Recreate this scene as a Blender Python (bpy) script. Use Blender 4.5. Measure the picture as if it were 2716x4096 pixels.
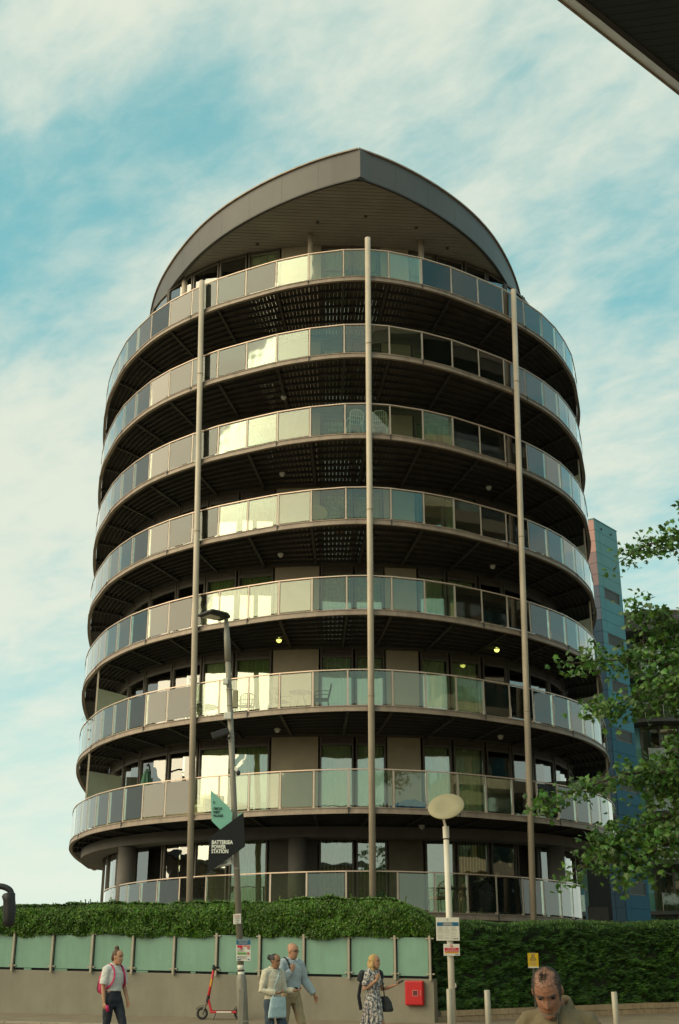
import bpy, bmesh, math, random
from mathutils import Vector, Matrix
R = math.radians
random.seed(7)
for o in list(bpy.data.objects): bpy.data.objects.remove(o)
S = bpy.context.scene
C = S.collection

# ------------------------------------------------------------------ camera
EYE = 1.65
FPX, HOR = 4700.0, 3862.0            # focal length and horizon row, in photograph pixels
TH = math.atan((HOR - 2048) / FPX)
cam = bpy.data.objects.new('camera', bpy.data.cameras.new('camera')); C.objects.link(cam)
cam.location = (0, 0, EYE); cam.rotation_euler = (math.pi/2 + TH, 0, 0)
cam.data.sensor_fit = 'VERTICAL'; cam.data.sensor_height = 36; cam.data.lens = 36*FPX/4096
cam.data.clip_end = 3000; cam.data.clip_start = 0.1
S.camera = cam

# ------------------------------------------------------------------ world, sun, exposure
SUN_AZ, SUN_EL = R(-114), R(27)       # azimuth from +Y towards +X; the sun stands low on the left
w = bpy.data.worlds.new('World'); S.world = w; w.use_nodes = True
nt = w.node_tree; N = nt.nodes; L = nt.links
for n in list(N): N.remove(n)
out = N.new('ShaderNodeOutputWorld'); bg = N.new('ShaderNodeBackground'); bg.inputs[1].default_value = 0.095
sky = N.new('ShaderNodeTexSky'); sky.sky_type = 'NISHITA'; sky.sun_disc = False
sky.sun_elevation = SUN_EL; sky.sun_rotation = SUN_AZ; sky.altitude = 50; sky.dust_density = 1.2; sky.ozone_density = 1.0
tint = N.new('ShaderNodeMixRGB'); tint.blend_type = 'MULTIPLY'; tint.inputs[0].default_value = 1; tint.inputs[2].default_value = (1.22, 2.05, 1.62, 1)
L.new(sky.outputs[0], tint.inputs[1])
tc = N.new('ShaderNodeTexCoord'); sep = N.new('ShaderNodeSeparateXYZ'); L.new(tc.outputs['Generated'], sep.inputs[0])
def wmath(op, a, b=None, clamp=False):
    m = N.new('ShaderNodeMath'); m.operation = op; m.use_clamp = clamp
    for i, v in enumerate((a, b)):
        if v is None: continue
        if isinstance(v, (int, float)): m.inputs[i].default_value = v
        else: L.new(v, m.inputs[i])
    return m.outputs[0]
zz = wmath('ADD', wmath('MAXIMUM', sep.outputs[2], 0.0), 0.16)
comb = N.new('ShaderNodeCombineXYZ'); L.new(wmath('DIVIDE', sep.outputs[0], zz), comb.inputs[0]); L.new(wmath('DIVIDE', sep.outputs[1], zz), comb.inputs[1])
CLOUD_AT = (5.1, 3.2, 0.0)
def cloudnoise(scale, rot, sc, det, rough, dist):
    mp = N.new('ShaderNodeMapping'); mp.vector_type = 'TEXTURE'; mp.inputs['Rotation'].default_value = (0, 0, rot); mp.inputs['Scale'].default_value = sc; mp.inputs['Location'].default_value = CLOUD_AT
    L.new(comb.outputs[0], mp.inputs[0])
    n = N.new('ShaderNodeTexNoise'); n.inputs['Scale'].default_value = scale; n.inputs['Detail'].default_value = det
    n.inputs['Roughness'].default_value = rough; n.inputs['Distortion'].default_value = dist
    L.new(mp.outputs[0], n.inputs['Vector']); return n.outputs[0]
n1 = cloudnoise(1.25, R(-40), (1.25, 1, 1), 4, 0.5, 0.15)
n2 = cloudnoise(4.6, R(-50), (1.7, 1.0, 1), 8, 0.60, 0.3)
n3 = cloudnoise(19, R(-38), (1.7, 1.0, 1), 6, 0.6, 0.3)
cl = wmath('ADD', wmath('MULTIPLY', n1, 0.60), wmath('ADD', wmath('MULTIPLY', n2, 0.46), wmath('MULTIPLY', n3, 0.20)))
cr = N.new('ShaderNodeMapRange'); cr.interpolation_type = 'SMOOTHSTEP'; cr.inputs[1].default_value = 0.465; cr.inputs[2].default_value = 0.75
cl = wmath('ADD', cl, wmath('MULTIPLY', sep.outputs[0], -0.06))
L.new(cl, cr.inputs[0])
cmix = N.new('ShaderNodeMixRGB'); cmix.inputs[2].default_value = (5.9, 6.15, 5.15, 1)
L.new(wmath('MULTIPLY', cr.outputs[0], 0.92), cmix.inputs[0]); flat = N.new('ShaderNodeMixRGB'); flat.inputs[0].default_value = 0.70; flat.inputs[2].default_value = (1.65, 4.05, 4.05, 1); L.new(tint.outputs[0], flat.inputs[1])
L.new(flat.outputs[0], cmix.inputs[1])
hz = N.new('ShaderNodeMapRange'); hz.interpolation_type = 'SMOOTHSTEP'; hz.inputs[1].default_value = 0.0; hz.inputs[2].default_value = 0.42; hz.inputs[3].default_value = 0.88; hz.inputs[4].default_value = 0.0
L.new(sep.outputs[2], hz.inputs[0])
hmix = N.new('ShaderNodeMixRGB'); hmix.inputs[2].default_value = (5.85, 6.5, 5.6, 1); L.new(hz.outputs[0], hmix.inputs[0]); L.new(cmix.outputs[0], hmix.inputs[1])
L.new(hmix.outputs[0], bg.inputs[0]); L.new(bg.outputs[0], out.inputs[0])

sd = bpy.data.lights.new('sun', 'SUN'); sd.energy = 2.3; sd.angle = R(70.0); sd.color = (1, 0.81, 0.50)
so = bpy.data.objects.new('sun', sd); C.objects.link(so)
sv = Vector((math.sin(SUN_AZ)*math.cos(SUN_EL), math.cos(SUN_AZ)*math.cos(SUN_EL), math.sin(SUN_EL)))
so.rotation_euler = sv.to_track_quat('Z', 'Y').to_euler()
S.view_settings.view_transform = 'Standard'; S.view_settings.look = 'None'; S.view_settings.exposure = 0.52; S.view_settings.gamma = 1.0
S.view_settings.use_curve_mapping = False
S.render.engine = 'CYCLES'
S.cycles.max_bounces = 10; S.cycles.transparent_max_bounces = 16; S.cycles.glossy_bounces = 4; S.cycles.diffuse_bounces = 3

# ------------------------------------------------------------------ materials
MATS = {}
def mat(name, col, rough=0.6, metal=0.0, var=0.12, scale=3.0, bump=0.0, bscale=40.0, spec=0.5, island=0.0, trans=0.0, streak=0.0):
    """principled material with procedural colour variation, grain relief and wear"""
    m = bpy.data.materials.new(name); m.use_nodes = True; MATS[name] = m
    t = m.node_tree; nd = t.nodes; ln = t.links
    b = nd['Principled BSDF']
    b.inputs['Roughness'].default_value = rough; b.inputs['Metallic'].default_value = metal
    b.inputs['Specular IOR Level'].default_value = spec
    co = nd.new('ShaderNodeTexCoord')
    nz = nd.new('ShaderNodeTexNoise'); nz.inputs['Scale'].default_value = scale; nz.inputs['Detail'].default_value = 6; nz.inputs['Roughness'].default_value = 0.65
    ln.new(co.outputs['Object'], nz.inputs['Vector'])
    rp = nd.new('ShaderNodeMapRange'); rp.inputs[1].default_value = 0.3; rp.inputs[2].default_value = 0.7; rp.inputs[3].default_value = 1-var; rp.inputs[4].default_value = 1+var
    ln.new(nz.outputs[0], rp.inputs[0])
    mx = nd.new('ShaderNodeMixRGB'); mx.blend_type = 'MULTIPLY'; mx.inputs[0].default_value = 1; mx.inputs[1].default_value = (*col, 1)
    ln.new(rp.outputs[0], mx.inputs[2]); last = mx.outputs[0]
    if streak > 0:
        mp = nd.new('ShaderNodeMapping'); mp.inputs['Scale'].default_value = (1.6, 1.6, 0.22); ln.new(co.outputs['Object'], mp.inputs[0])
        ns = nd.new('ShaderNodeTexNoise'); ns.inputs['Scale'].default_value = 2.2; ns.inputs['Detail'].default_value = 7; ns.inputs['Roughness'].default_value = 0.7; ln.new(mp.outputs[0], ns.inputs['Vector'])
        rs_ = nd.new('ShaderNodeMapRange'); rs_.inputs[1].default_value = 0.42; rs_.inputs[2].default_value = 0.68; rs_.inputs[3].default_value = 1.0; rs_.inputs[4].default_value = 1-streak; ln.new(ns.outputs[0], rs_.inputs[0])
        m2 = nd.new('ShaderNodeMixRGB'); m2.blend_type = 'MULTIPLY'; m2.inputs[0].default_value = 1; ln.new(last, m2.inputs[1]); ln.new(rs_.outputs[0], m2.inputs[2]); last = m2.outputs[0]
    if island > 0:
        g = nd.new('ShaderNodeNewGeometry'); hv = nd.new('ShaderNodeHueSaturation')
        r1 = nd.new('ShaderNodeMapRange'); r1.inputs[3].default_value = 1-island; r1.inputs[4].default_value = 1+island*1.3; ln.new(g.outputs['Random Per Island'], r1.inputs[0])
        mm = nd.new('ShaderNodeMath'); mm.operation = 'MULTIPLY'; mm.inputs[1].default_value = 7.31; ln.new(g.outputs['Random Per Island'], mm.inputs[0])
        fr = nd.new('ShaderNodeMath'); fr.operation = 'FRACT'; ln.new(mm.outputs[0], fr.inputs[0])
        r2 = nd.new('ShaderNodeMapRange'); r2.inputs[3].default_value = 0.475; r2.inputs[4].default_value = 0.515; ln.new(fr.outputs[0], r2.inputs[0])
        ln.new(r2.outputs[0], hv.inputs['Hue']); ln.new(r1.outputs[0], hv.inputs['Value']); ln.new(last, hv.inputs['Color']); last = hv.outputs[0]
    ln.new(last, b.inputs['Base Color'])
    if bump > 0:
        n2 = nd.new('ShaderNodeTexNoise'); n2.inputs['Scale'].default_value = bscale; n2.inputs['Detail'].default_value = 5; ln.new(co.outputs['Object'], n2.inputs['Vector'])
        bp = nd.new('ShaderNodeBump'); bp.inputs['Strength'].default_value = bump; bp.inputs['Distance'].default_value = 0.02
        ln.new(n2.outputs[0], bp.inputs['Height']); ln.new(bp.outputs[0], b.inputs['Normal'])
    if trans > 0:
        tr = nd.new('ShaderNodeBsdfTranslucent'); ln.new(last, tr.inputs[0]); ms = nd.new('ShaderNodeMixShader'); ms.inputs[0].default_value = trans
        ln.new(b.outputs[0], ms.inputs[1]); ln.new(tr.outputs[0], ms.inputs[2]); ln.new(ms.outputs[0], nd['Material Output'].inputs[0])
    return m
def glass(name, tintc, ior=1.5, base=0.05, gain=1.0, rough=0.01, wav=0.0, haze=0.0):
    m = bpy.data.materials.new(name); m.use_nodes = True; MATS[name] = m
    t = m.node_tree; nd = t.nodes; ln = t.links; nd.remove(nd['Principled BSDF'])
    tr = nd.new('ShaderNodeBsdfTransparent'); tr.inputs[0].default_value = (*tintc, 1)
    gl = nd.new('ShaderNodeBsdfGlossy'); gl.inputs['Roughness'].default_value = rough; gl.inputs[0].default_value = (1, 1, 1, 1)
    fr = nd.new('ShaderNodeFresnel'); fr.inputs[0].default_value = ior
    ma = nd.new('ShaderNodeMath'); ma.operation = 'MULTIPLY_ADD'; ma.inputs[1].default_value = gain; ma.inputs[2].default_value = base; ma.use_clamp = True
    ln.new(fr.outputs[0], ma.inputs[0])
    if wav:
        co = nd.new('ShaderNodeTexCoord'); nz = nd.new('ShaderNodeTexNoise'); nz.inputs['Scale'].default_value = 0.9; ln.new(co.outputs['Object'], nz.inputs['Vector'])
        bp = nd.new('ShaderNodeBump'); bp.inputs['Strength'].default_value = wav; bp.inputs['Distance'].default_value = 0.05; ln.new(nz.outputs[0], bp.inputs['Height']); ln.new(bp.outputs[0], gl.inputs['Normal'])
    thru = tr.outputs[0]
    if haze:      # dust and rain marks on the pane
        df = nd.new('ShaderNodeBsdfDiffuse'); df.inputs[0].default_value = (0.66, 0.78, 0.60, 1); tl = nd.new('ShaderNodeBsdfTranslucent'); tl.inputs[0].default_value = (0.72, 0.80, 0.66, 1)
        h1 = nd.new('ShaderNodeMixShader'); ln.new(df.outputs[0], h1.inputs[1]); ln.new(tl.outputs[0], h1.inputs[2])
        c2 = nd.new('ShaderNodeTexCoord'); nh = nd.new('ShaderNodeTexNoise'); nh.inputs['Scale'].default_value = 1.7; nh.inputs['Detail'].default_value = 6; ln.new(c2.outputs['Object'], nh.inputs['Vector'])
        rh_ = nd.new('ShaderNodeMapRange'); rh_.inputs[1].default_value = 0.3; rh_.inputs[2].default_value = 0.7; rh_.inputs[3].default_value = haze*0.6; rh_.inputs[4].default_value = haze*1.4; ln.new(nh.outputs[0], rh_.inputs[0])
        h2 = nd.new('ShaderNodeMixShader'); ln.new(rh_.outputs[0], h2.inputs[0]); ln.new(thru, h2.inputs[1]); ln.new(h1.outputs[0], h2.inputs[2]); thru = h2.outputs[0]
    ms = nd.new('ShaderNodeMixShader'); ln.new(ma.outputs[0], ms.inputs[0]); ln.new(thru, ms.inputs[1]); ln.new(gl.outputs[0], ms.inputs[2])
    ln.new(ms.outputs[0], nd['Material Output'].inputs[0]); return m
def emit(name, col, st):
    m = bpy.data.materials.new(name); m.use_nodes = True; MATS[name] = m
    b = m.node_tree.nodes['Principled BSDF']; b.inputs['Base Color'].default_value = (*col, 1); b.inputs['Emission Color'].default_value = (*col, 1); b.inputs['Emission Strength'].default_value = st
    return m
mat('steel', (0.30, 0.27, 0.23), 0.45, 0.0, 0.10, 1.5)
mat('column_paint', (0.56, 0.47, 0.365), 0.45, 0.0, 0.12, 0.8, 0.05, 12, streak=0.22)
mat('fascia_paint', (0.35, 0.27, 0.21), 0.5, 0.0, 0.16, 1.6, streak=0.3)
mat('post_paint', (0.50, 0.41, 0.33), 0.4, 0.2, 0.12, 3)
mat('rail_paint', (0.62, 0.47, 0.37), 0.35, 0.4, 0.08, 3)
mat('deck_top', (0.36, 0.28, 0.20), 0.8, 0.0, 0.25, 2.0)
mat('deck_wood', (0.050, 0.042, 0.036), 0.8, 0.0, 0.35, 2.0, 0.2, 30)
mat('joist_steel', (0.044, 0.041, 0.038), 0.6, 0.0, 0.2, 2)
mat('wall_render', (0.40, 0.335, 0.245), 0.8, 0.0, 0.10, 1.2, 0.12, 90)
mat('frame_dark', (0.12, 0.10, 0.082), 0.5, 0.0, 0.15, 3)
mat('curtain_green', (0.58, 0.64, 0.38), 0.9, 0.0, 0.12, 6)
mat('curtain_white', (0.84, 0.83, 0.68), 0.9, 0.0, 0.08, 5)
mat('interior', (0.16, 0.135, 0.10), 0.9, 0.0, 0.3, 0.8)
mat('concrete', (0.17, 0.155, 0.14), 0.85, 0.0, 0.15, 1.2, 0.1, 40)
mat('concrete_dark', (0.11, 0.098, 0.085), 0.85, 0.0, 0.15, 1.2)
mat('roof_zinc', (0.088, 0.080, 0.075), 0.5, 0.0, 0.14, 0.5, 0.04, 6)
mat('soffit_board', (0.25, 0.23, 0.205), 0.6, 0.0, 0.12, 0.7)
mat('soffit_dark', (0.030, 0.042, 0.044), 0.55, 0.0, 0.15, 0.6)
mat('lip_grey', (0.62, 0.58, 0.53), 0.5, 0.0, 0.12, 1.0)
mat('black_metal', (0.022, 0.022, 0.023), 0.45, 0.3, 0.2, 4)
mat('screen_white', (0.62, 0.65, 0.52), 0.55, 0.0, 0.06, 2)
mat('opposite_brick', (0.16, 0.10, 0.07), 0.85, 0.0, 0.2, 0.6)
mat('cream', (0.62, 0.52, 0.38), 0.7, 0.0, 0.10, 1.0)
for i_, (ca, cb) in enumerate((((0.13, 0.28, 0.29), (0.42, 0.24, 0.22)), ((0.10, 0.26, 0.30), (0.24, 0.165, 0.18)), ((0.06, 0.21, 0.27), (0.09, 0.11, 0.16)), ((0.016, 0.11, 0.165), (0.018, 0.055, 0.10)), ((0.010, 0.085, 0.14), (0.008, 0.042, 0.085)))):  # tower panel shades by row: warm sun above, shade below, put into the paint
    mat('panel_right_%d' % i_, ca, 0.6, 0.0, 0.08, 0.5, spec=0.25); mat('panel_left_sunfade_%d' % i_, cb, 0.6, 0.0, 0.08, 0.5, spec=0.25)
mat('purple_panel', (0.13, 0.115, 0.185), 0.45, 0.0, 0.08, 0.7)
mat('render_wall', (0.255, 0.232, 0.182), 0.9, 0.0, 0.14, 0.9, 0.3, 120, streak=0.10)
mat('frosted', (0.195, 0.345, 0.265), 0.26, 0.0, 0.08, 1.1, 0.02, 50, streak=0.12)
mat('fence_post', (0.36, 0.32, 0.25), 0.5, 0.1, 0.12, 4)
mat('hedge_leaf', (0.060, 0.140, 0.011), 0.42, 0.0, 0.30, 1.1, island=0.45, trans=0.22)
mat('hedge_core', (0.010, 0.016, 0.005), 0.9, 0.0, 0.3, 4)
mat('yew_leaf', (0.032, 0.090, 0.008), 0.5, 0.0, 0.45, 1.6, island=0.65, trans=0.15)
mat('yew_top', (0.055, 0.125, 0.016), 0.5, 0.0, 0.25, 0.9, island=0.35, trans=0.2)
mat('tree_leaf', (0.058, 0.135, 0.020), 0.38, 0.0, 0.30, 1.4, island=0.55, trans=0.28)
mat('bark', (0.085, 0.070, 0.052), 0.9, 0.0, 0.3, 6, 0.5, 25)
mat('pot', (0.22, 0.10, 0.055), 0.8, 0.0, 0.2, 6)
mat('road_asphalt', (0.20, 0.155, 0.11), 0.9, 0.0, 0.15, 2.0, 0.3, 60)
mat('paving', (0.215, 0.17, 0.12), 0.85, 0.0, 0.18, 1.8, 0.25, 40)
mat('kerb_stone', (0.33, 0.28, 0.21), 0.8, 0.0, 0.15, 3, 0.2, 40)
mat('earth', (0.12, 0.10, 0.07), 0.95, 0.0, 0.3, 0.3, 0.2, 10)
mat('block_tan', (0.40, 0.295, 0.185), 0.85, 0.0, 0.18, 3.5, 0.25, 60)
mat('lamp_grey', (0.235, 0.215, 0.175), 0.5, 0.15, 0.16, 2.2, 0.05, 20)
mat('lamp_white', (0.66, 0.61, 0.52), 0.45, 0.0, 0.07, 2.2)
mat('disc_cream', (0.30, 0.265, 0.165), 0.6, 0.0, 0.08, 2)
mat('sign_teal', (0.20, 0.46, 0.36), 0.5, 0.0, 0.05, 4)
mat('sign_black', (0.007, 0.008, 0.010), 0.85, 0.0, 0.1, 4)
mat('sign_white', (0.68, 0.65, 0.57), 0.5, 0.0, 0.05, 6)
mat('sign_text', (0.80, 0.80, 0.72), 0.6, 0.0, 0.03, 6)
mat('sign_blue', (0.012, 0.115, 0.22), 0.5, 0.0, 0.05, 6)
mat('sign_red', (0.55, 0.02, 0.055), 0.5, 0.0, 0.05, 6)
mat('sign_pink', (0.62, 0.20, 0.17), 0.5, 0.0, 0.05, 6)
mat('sign_green', (0.12, 0.30, 0.06), 0.5, 0.0, 0.05, 6)
mat('sign_yellow', (0.66, 0.42, 0.012), 0.5, 0.0, 0.06, 6)
mat('sign_grey', (0.36, 0.34, 0.30), 0.6, 0.0, 0.05, 6)
mat('red_box', (0.50, 0.006, 0.010), 0.38, 0.0, 0.06, 4)
mat('red_scooter', (0.58, 0.030, 0.035), 0.35, 0.0, 0.06, 4)
mat('rubber', (0.020, 0.020, 0.021), 0.7, 0.0, 0.2, 8)
mat('skin', (0.44, 0.225, 0.135), 0.55, 0.0, 0.10, 9)
mat('skin_tan', (0.27, 0.12, 0.072), 0.50, 0.0, 0.28, 26, 0.25, 120)
mat('skin_dark', (0.30, 0.15, 0.085), 0.55, 0.0, 0.10, 9)
mat('lip', (0.30, 0.10, 0.075), 0.5, 0.0, 0.08, 20)
mat('hair_brown', (0.085, 0.042, 0.020), 0.55, 0.0, 0.35, 30, 0.5, 120)
mat('hair_black', (0.018, 0.014, 0.012), 0.5, 0.0, 0.3, 30, 0.5, 120)
mat('hair_blond', (0.46, 0.285, 0.10), 0.5, 0.0, 0.35, 25, 0.6, 90)
mat('hair_grey', (0.045, 0.040, 0.036), 0.7, 0.0, 0.45, 60, 0.5, 200)
mat('stubble_grey', (0.30, 0.26, 0.23), 0.8, 0.0, 0.2, 60)
mat('beard_grey', (0.24, 0.175, 0.14), 0.8, 0.0, 0.30, 90, 0.4, 200)
mat('shirt_white', (0.60, 0.60, 0.57), 0.85, 0.0, 0.08, 9, 0.4, 14)
mat('shirt_cream', (0.58, 0.53, 0.42), 0.85, 0.0, 0.08, 9, 0.4, 14)
mat('shirt_blue', (0.40, 0.46, 0.50), 0.85, 0.0, 0.08, 9, 0.4, 14)
mat('polo', (0.145, 0.112, 0.062), 0.9, 0.0, 0.10, 12, 0.35, 16)
mat('polo_dark', (0.06, 0.05, 0.035), 0.9, 0.0, 0.10, 12)
mat('trousers_navy', (0.018, 0.022, 0.032), 0.85, 0.0, 0.2, 6, 0.3, 14)
mat('jeans_blue', (0.040, 0.060, 0.085), 0.85, 0.0, 0.2, 6, 0.3, 14)
mat('khaki', (0.35, 0.26, 0.15), 0.85, 0.0, 0.12, 6, 0.4, 12)
mat('pink', (0.46, 0.015, 0.10), 0.6, 0.0, 0.08, 6)
mat('maroon', (0.10, 0.02, 0.025), 0.7, 0.0, 0.15, 6)
mat('tote_blue', (0.44, 0.56, 0.60), 0.75, 0.0, 0.10, 7, 0.4, 14)
mat('cloth_black', (0.020, 0.023, 0.028), 0.85, 0.0, 0.2, 7)
mat('rattan', (0.38, 0.30, 0.18), 0.85, 0.0, 0.25, 30, 0.4, 90)
mat('cushion', (0.55, 0.50, 0.38), 0.9, 0.0, 0.1, 8)
mat('green_cloth', (0.06, 0.16, 0.10), 0.8, 0.0, 0.2, 4)
mat('white_plastic', (0.70, 0.69, 0.64), 0.4, 0.0, 0.04, 4)
mat('blue_cloth', (0.03, 0.12, 0.28), 0.8, 0.0, 0.3, 6)
mat('dark_red', (0.09, 0.022, 0.018), 0.7, 0.0, 0.2, 6)
mat('shoe', (0.05, 0.045, 0.04), 0.6, 0.0, 0.2, 6)
mat('petal', (0.62, 0.60, 0.52), 0.8, 0.0, 0.1, 9)
# a printed floral dress: pale ground, blue-grey and pinkish blots
d_ = mat('dress', (0.55, 0.52, 0.46), 0.85, 0.0, 0.08, 6, 0.3, 14)
_n = d_.node_tree.nodes; _l = d_.node_tree.links; vo = _n.new('ShaderNodeTexNoise'); vo.inputs['Scale'].default_value = 26; vo.inputs['Detail'].default_value = 3
tcd = _n.new('ShaderNodeTexCoord'); _l.new(tcd.outputs['Object'], vo.inputs['Vector'])
rr = _n.new('ShaderNodeValToRGB'); rr.color_ramp.elements[0].position = 0.40; rr.color_ramp.elements[0].color = (0.055, 0.08, 0.12, 1)
rr.color_ramp.elements[1].position = 0.60; rr.color_ramp.elements[1].color = (0.60, 0.55, 0.48, 1); e = rr.color_ramp.elements.new(0.49); e.color = (0.26, 0.22, 0.22, 1)
_l.new(vo.outputs[0], rr.inputs[0]); _l.new(rr.outputs[0], _n['Principled BSDF'].inputs['Base Color'])
glass('rail_glass', (0.84, 0.91, 0.80), 1.50, 0.01, 1.55, 0.02, 0.03, 0.016)
glass('window_glass', (0.86, 0.92, 0.80), 1.55, 0.13, 1.5, 0.01, 0.12)
glass('tower_glass', (0.5, 0.6, 0.6), 1.55, 0.45, 1.0, 0.02, 0.1)
emit('lit_lamp', (0.80, 0.82, 0.16), 1.6)

# ------------------------------------------------------------------ mesh helpers
class MB:
    """collects vertices and faces, then links them as one mesh object"""
    def __init__(s): s.v = []; s.f = []
    def add(s, vs, fs):
        b = len(s.v); s.v += [tuple(p) for p in vs]; s.f += [tuple(b+i for i in f) for f in fs]; return s
    def hexa(s, bot, top):
        n = len(bot); fs = [tuple(range(n-1, -1, -1)), tuple(range(n, 2*n))]
        fs += [(i, (i+1) % n, n+(i+1) % n, n+i) for i in range(n)]
        return s.add(list(bot)+list(top), fs)
    def box(s, c, size, rz=0.0, rot=None):
        hx, hy, hz = [q/2 for q in size]; M = rot if rot is not None else Matrix.Rotation(rz, 3, 'Z')
        c = Vector(c)
        P = [c + M @ Vector((sx*hx, sy*hy, sz*hz)) for sz in (-1, 1) for sx, sy in ((-1, -1), (1, -1), (1, 1), (-1, 1))]
        return s.hexa(P[:4], P[4:])
    def bar(s, a, b, wd, th, up=(0, 0, 1)):
        a, b = Vector(a), Vector(b); d = (b-a); ln = d.length; d.normalize()
        u = Vector(up); x = d.cross(u)
        if x.length < 1e-4: x = d.cross(Vector((1, 0, 0)))
        x.normalize(); y = x.cross(d)
        q = [x*sx*wd/2 + y*sy*th/2 for sx, sy in ((-1, -1), (1, -1), (1, 1), (-1, 1))]
        return s.hexa([a+k for k in q], [b+k for k in q])
    def prism(s, poly, z0, z1):
        return s.hexa([(x, y, z0) for x, y in poly], [(x, y, z1) for x, y in poly])
    def rings(s, rs, cap=True, closed=True):
        n = len(rs[0]); vs = [p for r in rs for p in r]; fs = []
        for k in range(len(rs)-1):
            for i in range(n if closed else n-1):
                j = (i+1) % n; fs.append((k*n+i, k*n+j, (k+1)*n+j, (k+1)*n+i))
        if cap and closed: fs.append(tuple(range(n-1, -1, -1))); fs.append(tuple((len(rs)-1)*n+i for i in range(n)))
        return s.add(vs, fs)
    def tube(s, pts, rad, n=10, ell=1.0, up=(0, 0, 1), cap=True):
        pts = [Vector(p) for p in pts]
        if not isinstance(rad, (list, tuple)): rad = [rad]*len(pts)
        rs = []; px = None
        for i, p in enumerate(pts):
            d = pts[min(i+1, len(pts)-1)] - pts[max(i-1, 0)]; d.normalize()
            x = d.cross(Vector(up)) if px is None else px - d*px.dot(d)
            if x.length < 1e-3: x = d.cross(Vector((1, 0, 0)))
            x.normalize(); px = x; y = d.cross(x)
            r = rad[i]; e = ell
            if isinstance(r, (list, tuple)): r, e = r[0], r[1]/r[0]
            rs.append([p + x*r*math.cos(2*math.pi*k/n) + y*r*e*math.sin(2*math.pi*k/n) for k in range(n)])
        return s.rings(rs, cap)
    def ball(s, c, r, nu=12, nv=8, rot=None):
        c = Vector(c); r = (r, r, r) if isinstance(r, (int, float)) else r; M = rot if rot is not None else Matrix.Identity(3)
        vs = [c + M @ Vector((0, 0, -r[2]))]; fs = []
        for j in range(1, nv):
            a = -math.pi/2 + math.pi*j/nv
            for i in range(nu):
                b = 2*math.pi*i/nu; vs.append(c + M @ Vector((r[0]*math.cos(a)*math.cos(b), r[1]*math.cos(a)*math.sin(b), r[2]*math.sin(a))))
        vs.append(c + M @ Vector((0, 0, r[2]))); t = len(vs)-1
        for i in range(nu):
            j = (i+1) % nu; fs.append((0, 1+j, 1+i)); fs.append((t, t-nu+i, t-nu+j))
            for k in range(nv-2): q = 1+k*nu; fs.append((q+i, q+j, q+nu+j, q+nu+i))
        return s.add(vs, fs)
    def build(s, name, m, parent=None, smooth=False, fix=True, bevel=0.0):
        me = bpy.data.meshes.new(name); me.from_pydata(s.v, [], s.f)
        if fix:
            b = bmesh.new(); b.from_mesh(me); bmesh.ops.recalc_face_normals(b, faces=b.faces); b.to_mesh(me); b.free()
        me.materials.append(MATS[m] if isinstance(m, str) else m)
        if smooth: me.polygons.foreach_set('use_smooth', [True]*len(me.polygons))
        o = bpy.data.objects.new(name, me); C.objects.link(o)
        if parent: o.parent = parent
        if bevel:
            bv = o.modifiers.new('bevel', 'BEVEL'); bv.width = bevel; bv.segments = 2; bv.limit_method = 'ANGLE'
        return o
def empty(name, loc=(0, 0, 0), rz=0.0):
    o = bpy.data.objects.new(name, None); C.objects.link(o); o.location = loc; o.rotation_euler = (0, 0, rz); o.empty_display_size = 0.3; return o
def tag(o, label, cat, group=None):
    o['label'] = label; o['category'] = cat
    if group: o['group'] = group
    return o
def struct(o): o['kind'] = 'structure'; return o
def stuff(o): o['kind'] = 'stuff'; return o
def PX(x, y, d):
    """a place seen at photograph pixel (x, y), standing d metres ahead of the camera"""
    u, v = x-1358.0, 2048.0-y
    fw = FPX*math.cos(TH) - v*math.sin(TH); up = FPX*math.sin(TH) + v*math.cos(TH)
    return Vector((u/fw*d, d, EYE + up/fw*d))
def text(name, body, size, m, parent, loc, rot=(math.pi/2, 0, 0), align='LEFT', ext=0.002, sx=1.0, bold=0.0):
    cu = bpy.data.curves.new(name, 'FONT'); cu.body = body; cu.size = size; cu.align_x = align; cu.extrude = ext; cu.resolution_u = 2; cu.offset = bold; cu.space_line = 0.86
    t = bpy.data.objects.new(name, cu); C.objects.link(t)
    me = bpy.data.meshes.new_from_object(t); bpy.data.objects.remove(t)
    me.materials.clear(); me.materials.append(MATS[m])
    o = bpy.data.objects.new(name, me); C.objects.link(o); o.parent = parent; o.location = loc; o.rotation_euler = rot; o.scale = (sx, 1, 1); return o
def copy_tree(o, parent=None):
    c = o.copy(); C.objects.link(c); c.parent = parent
    for ch in list(o.children): copy_tree(ch, c)
    return c

# ------------------------------------------------------------------ ground
def gz(d): return 0.0125*d if d < 22 else (0.275+0.035*(d-22) if d < 31 else 0.59)
ys = [-800, -100, -20, 0, 8, 15, 20, 22, 24, 26, 28, 31, 40, 80, 200, 600, 1500]
xs = [-1200, -200, -60, -30, -15, -5, 5, 15, 30, 60, 200, 1200]
m = MB(); m.add([(x, y, max(0, gz(y)) - (0.16 if y < 60 else 0.16)) for y in ys for x in xs],
    [(j*len(xs)+i, j*len(xs)+i+1, (j+1)*len(xs)+i+1, (j+1)*len(xs)+i) for j in range(len(ys)-1) for i in range(len(xs)-1)])
struct(m.build('ground', 'earth', fix=False))
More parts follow.
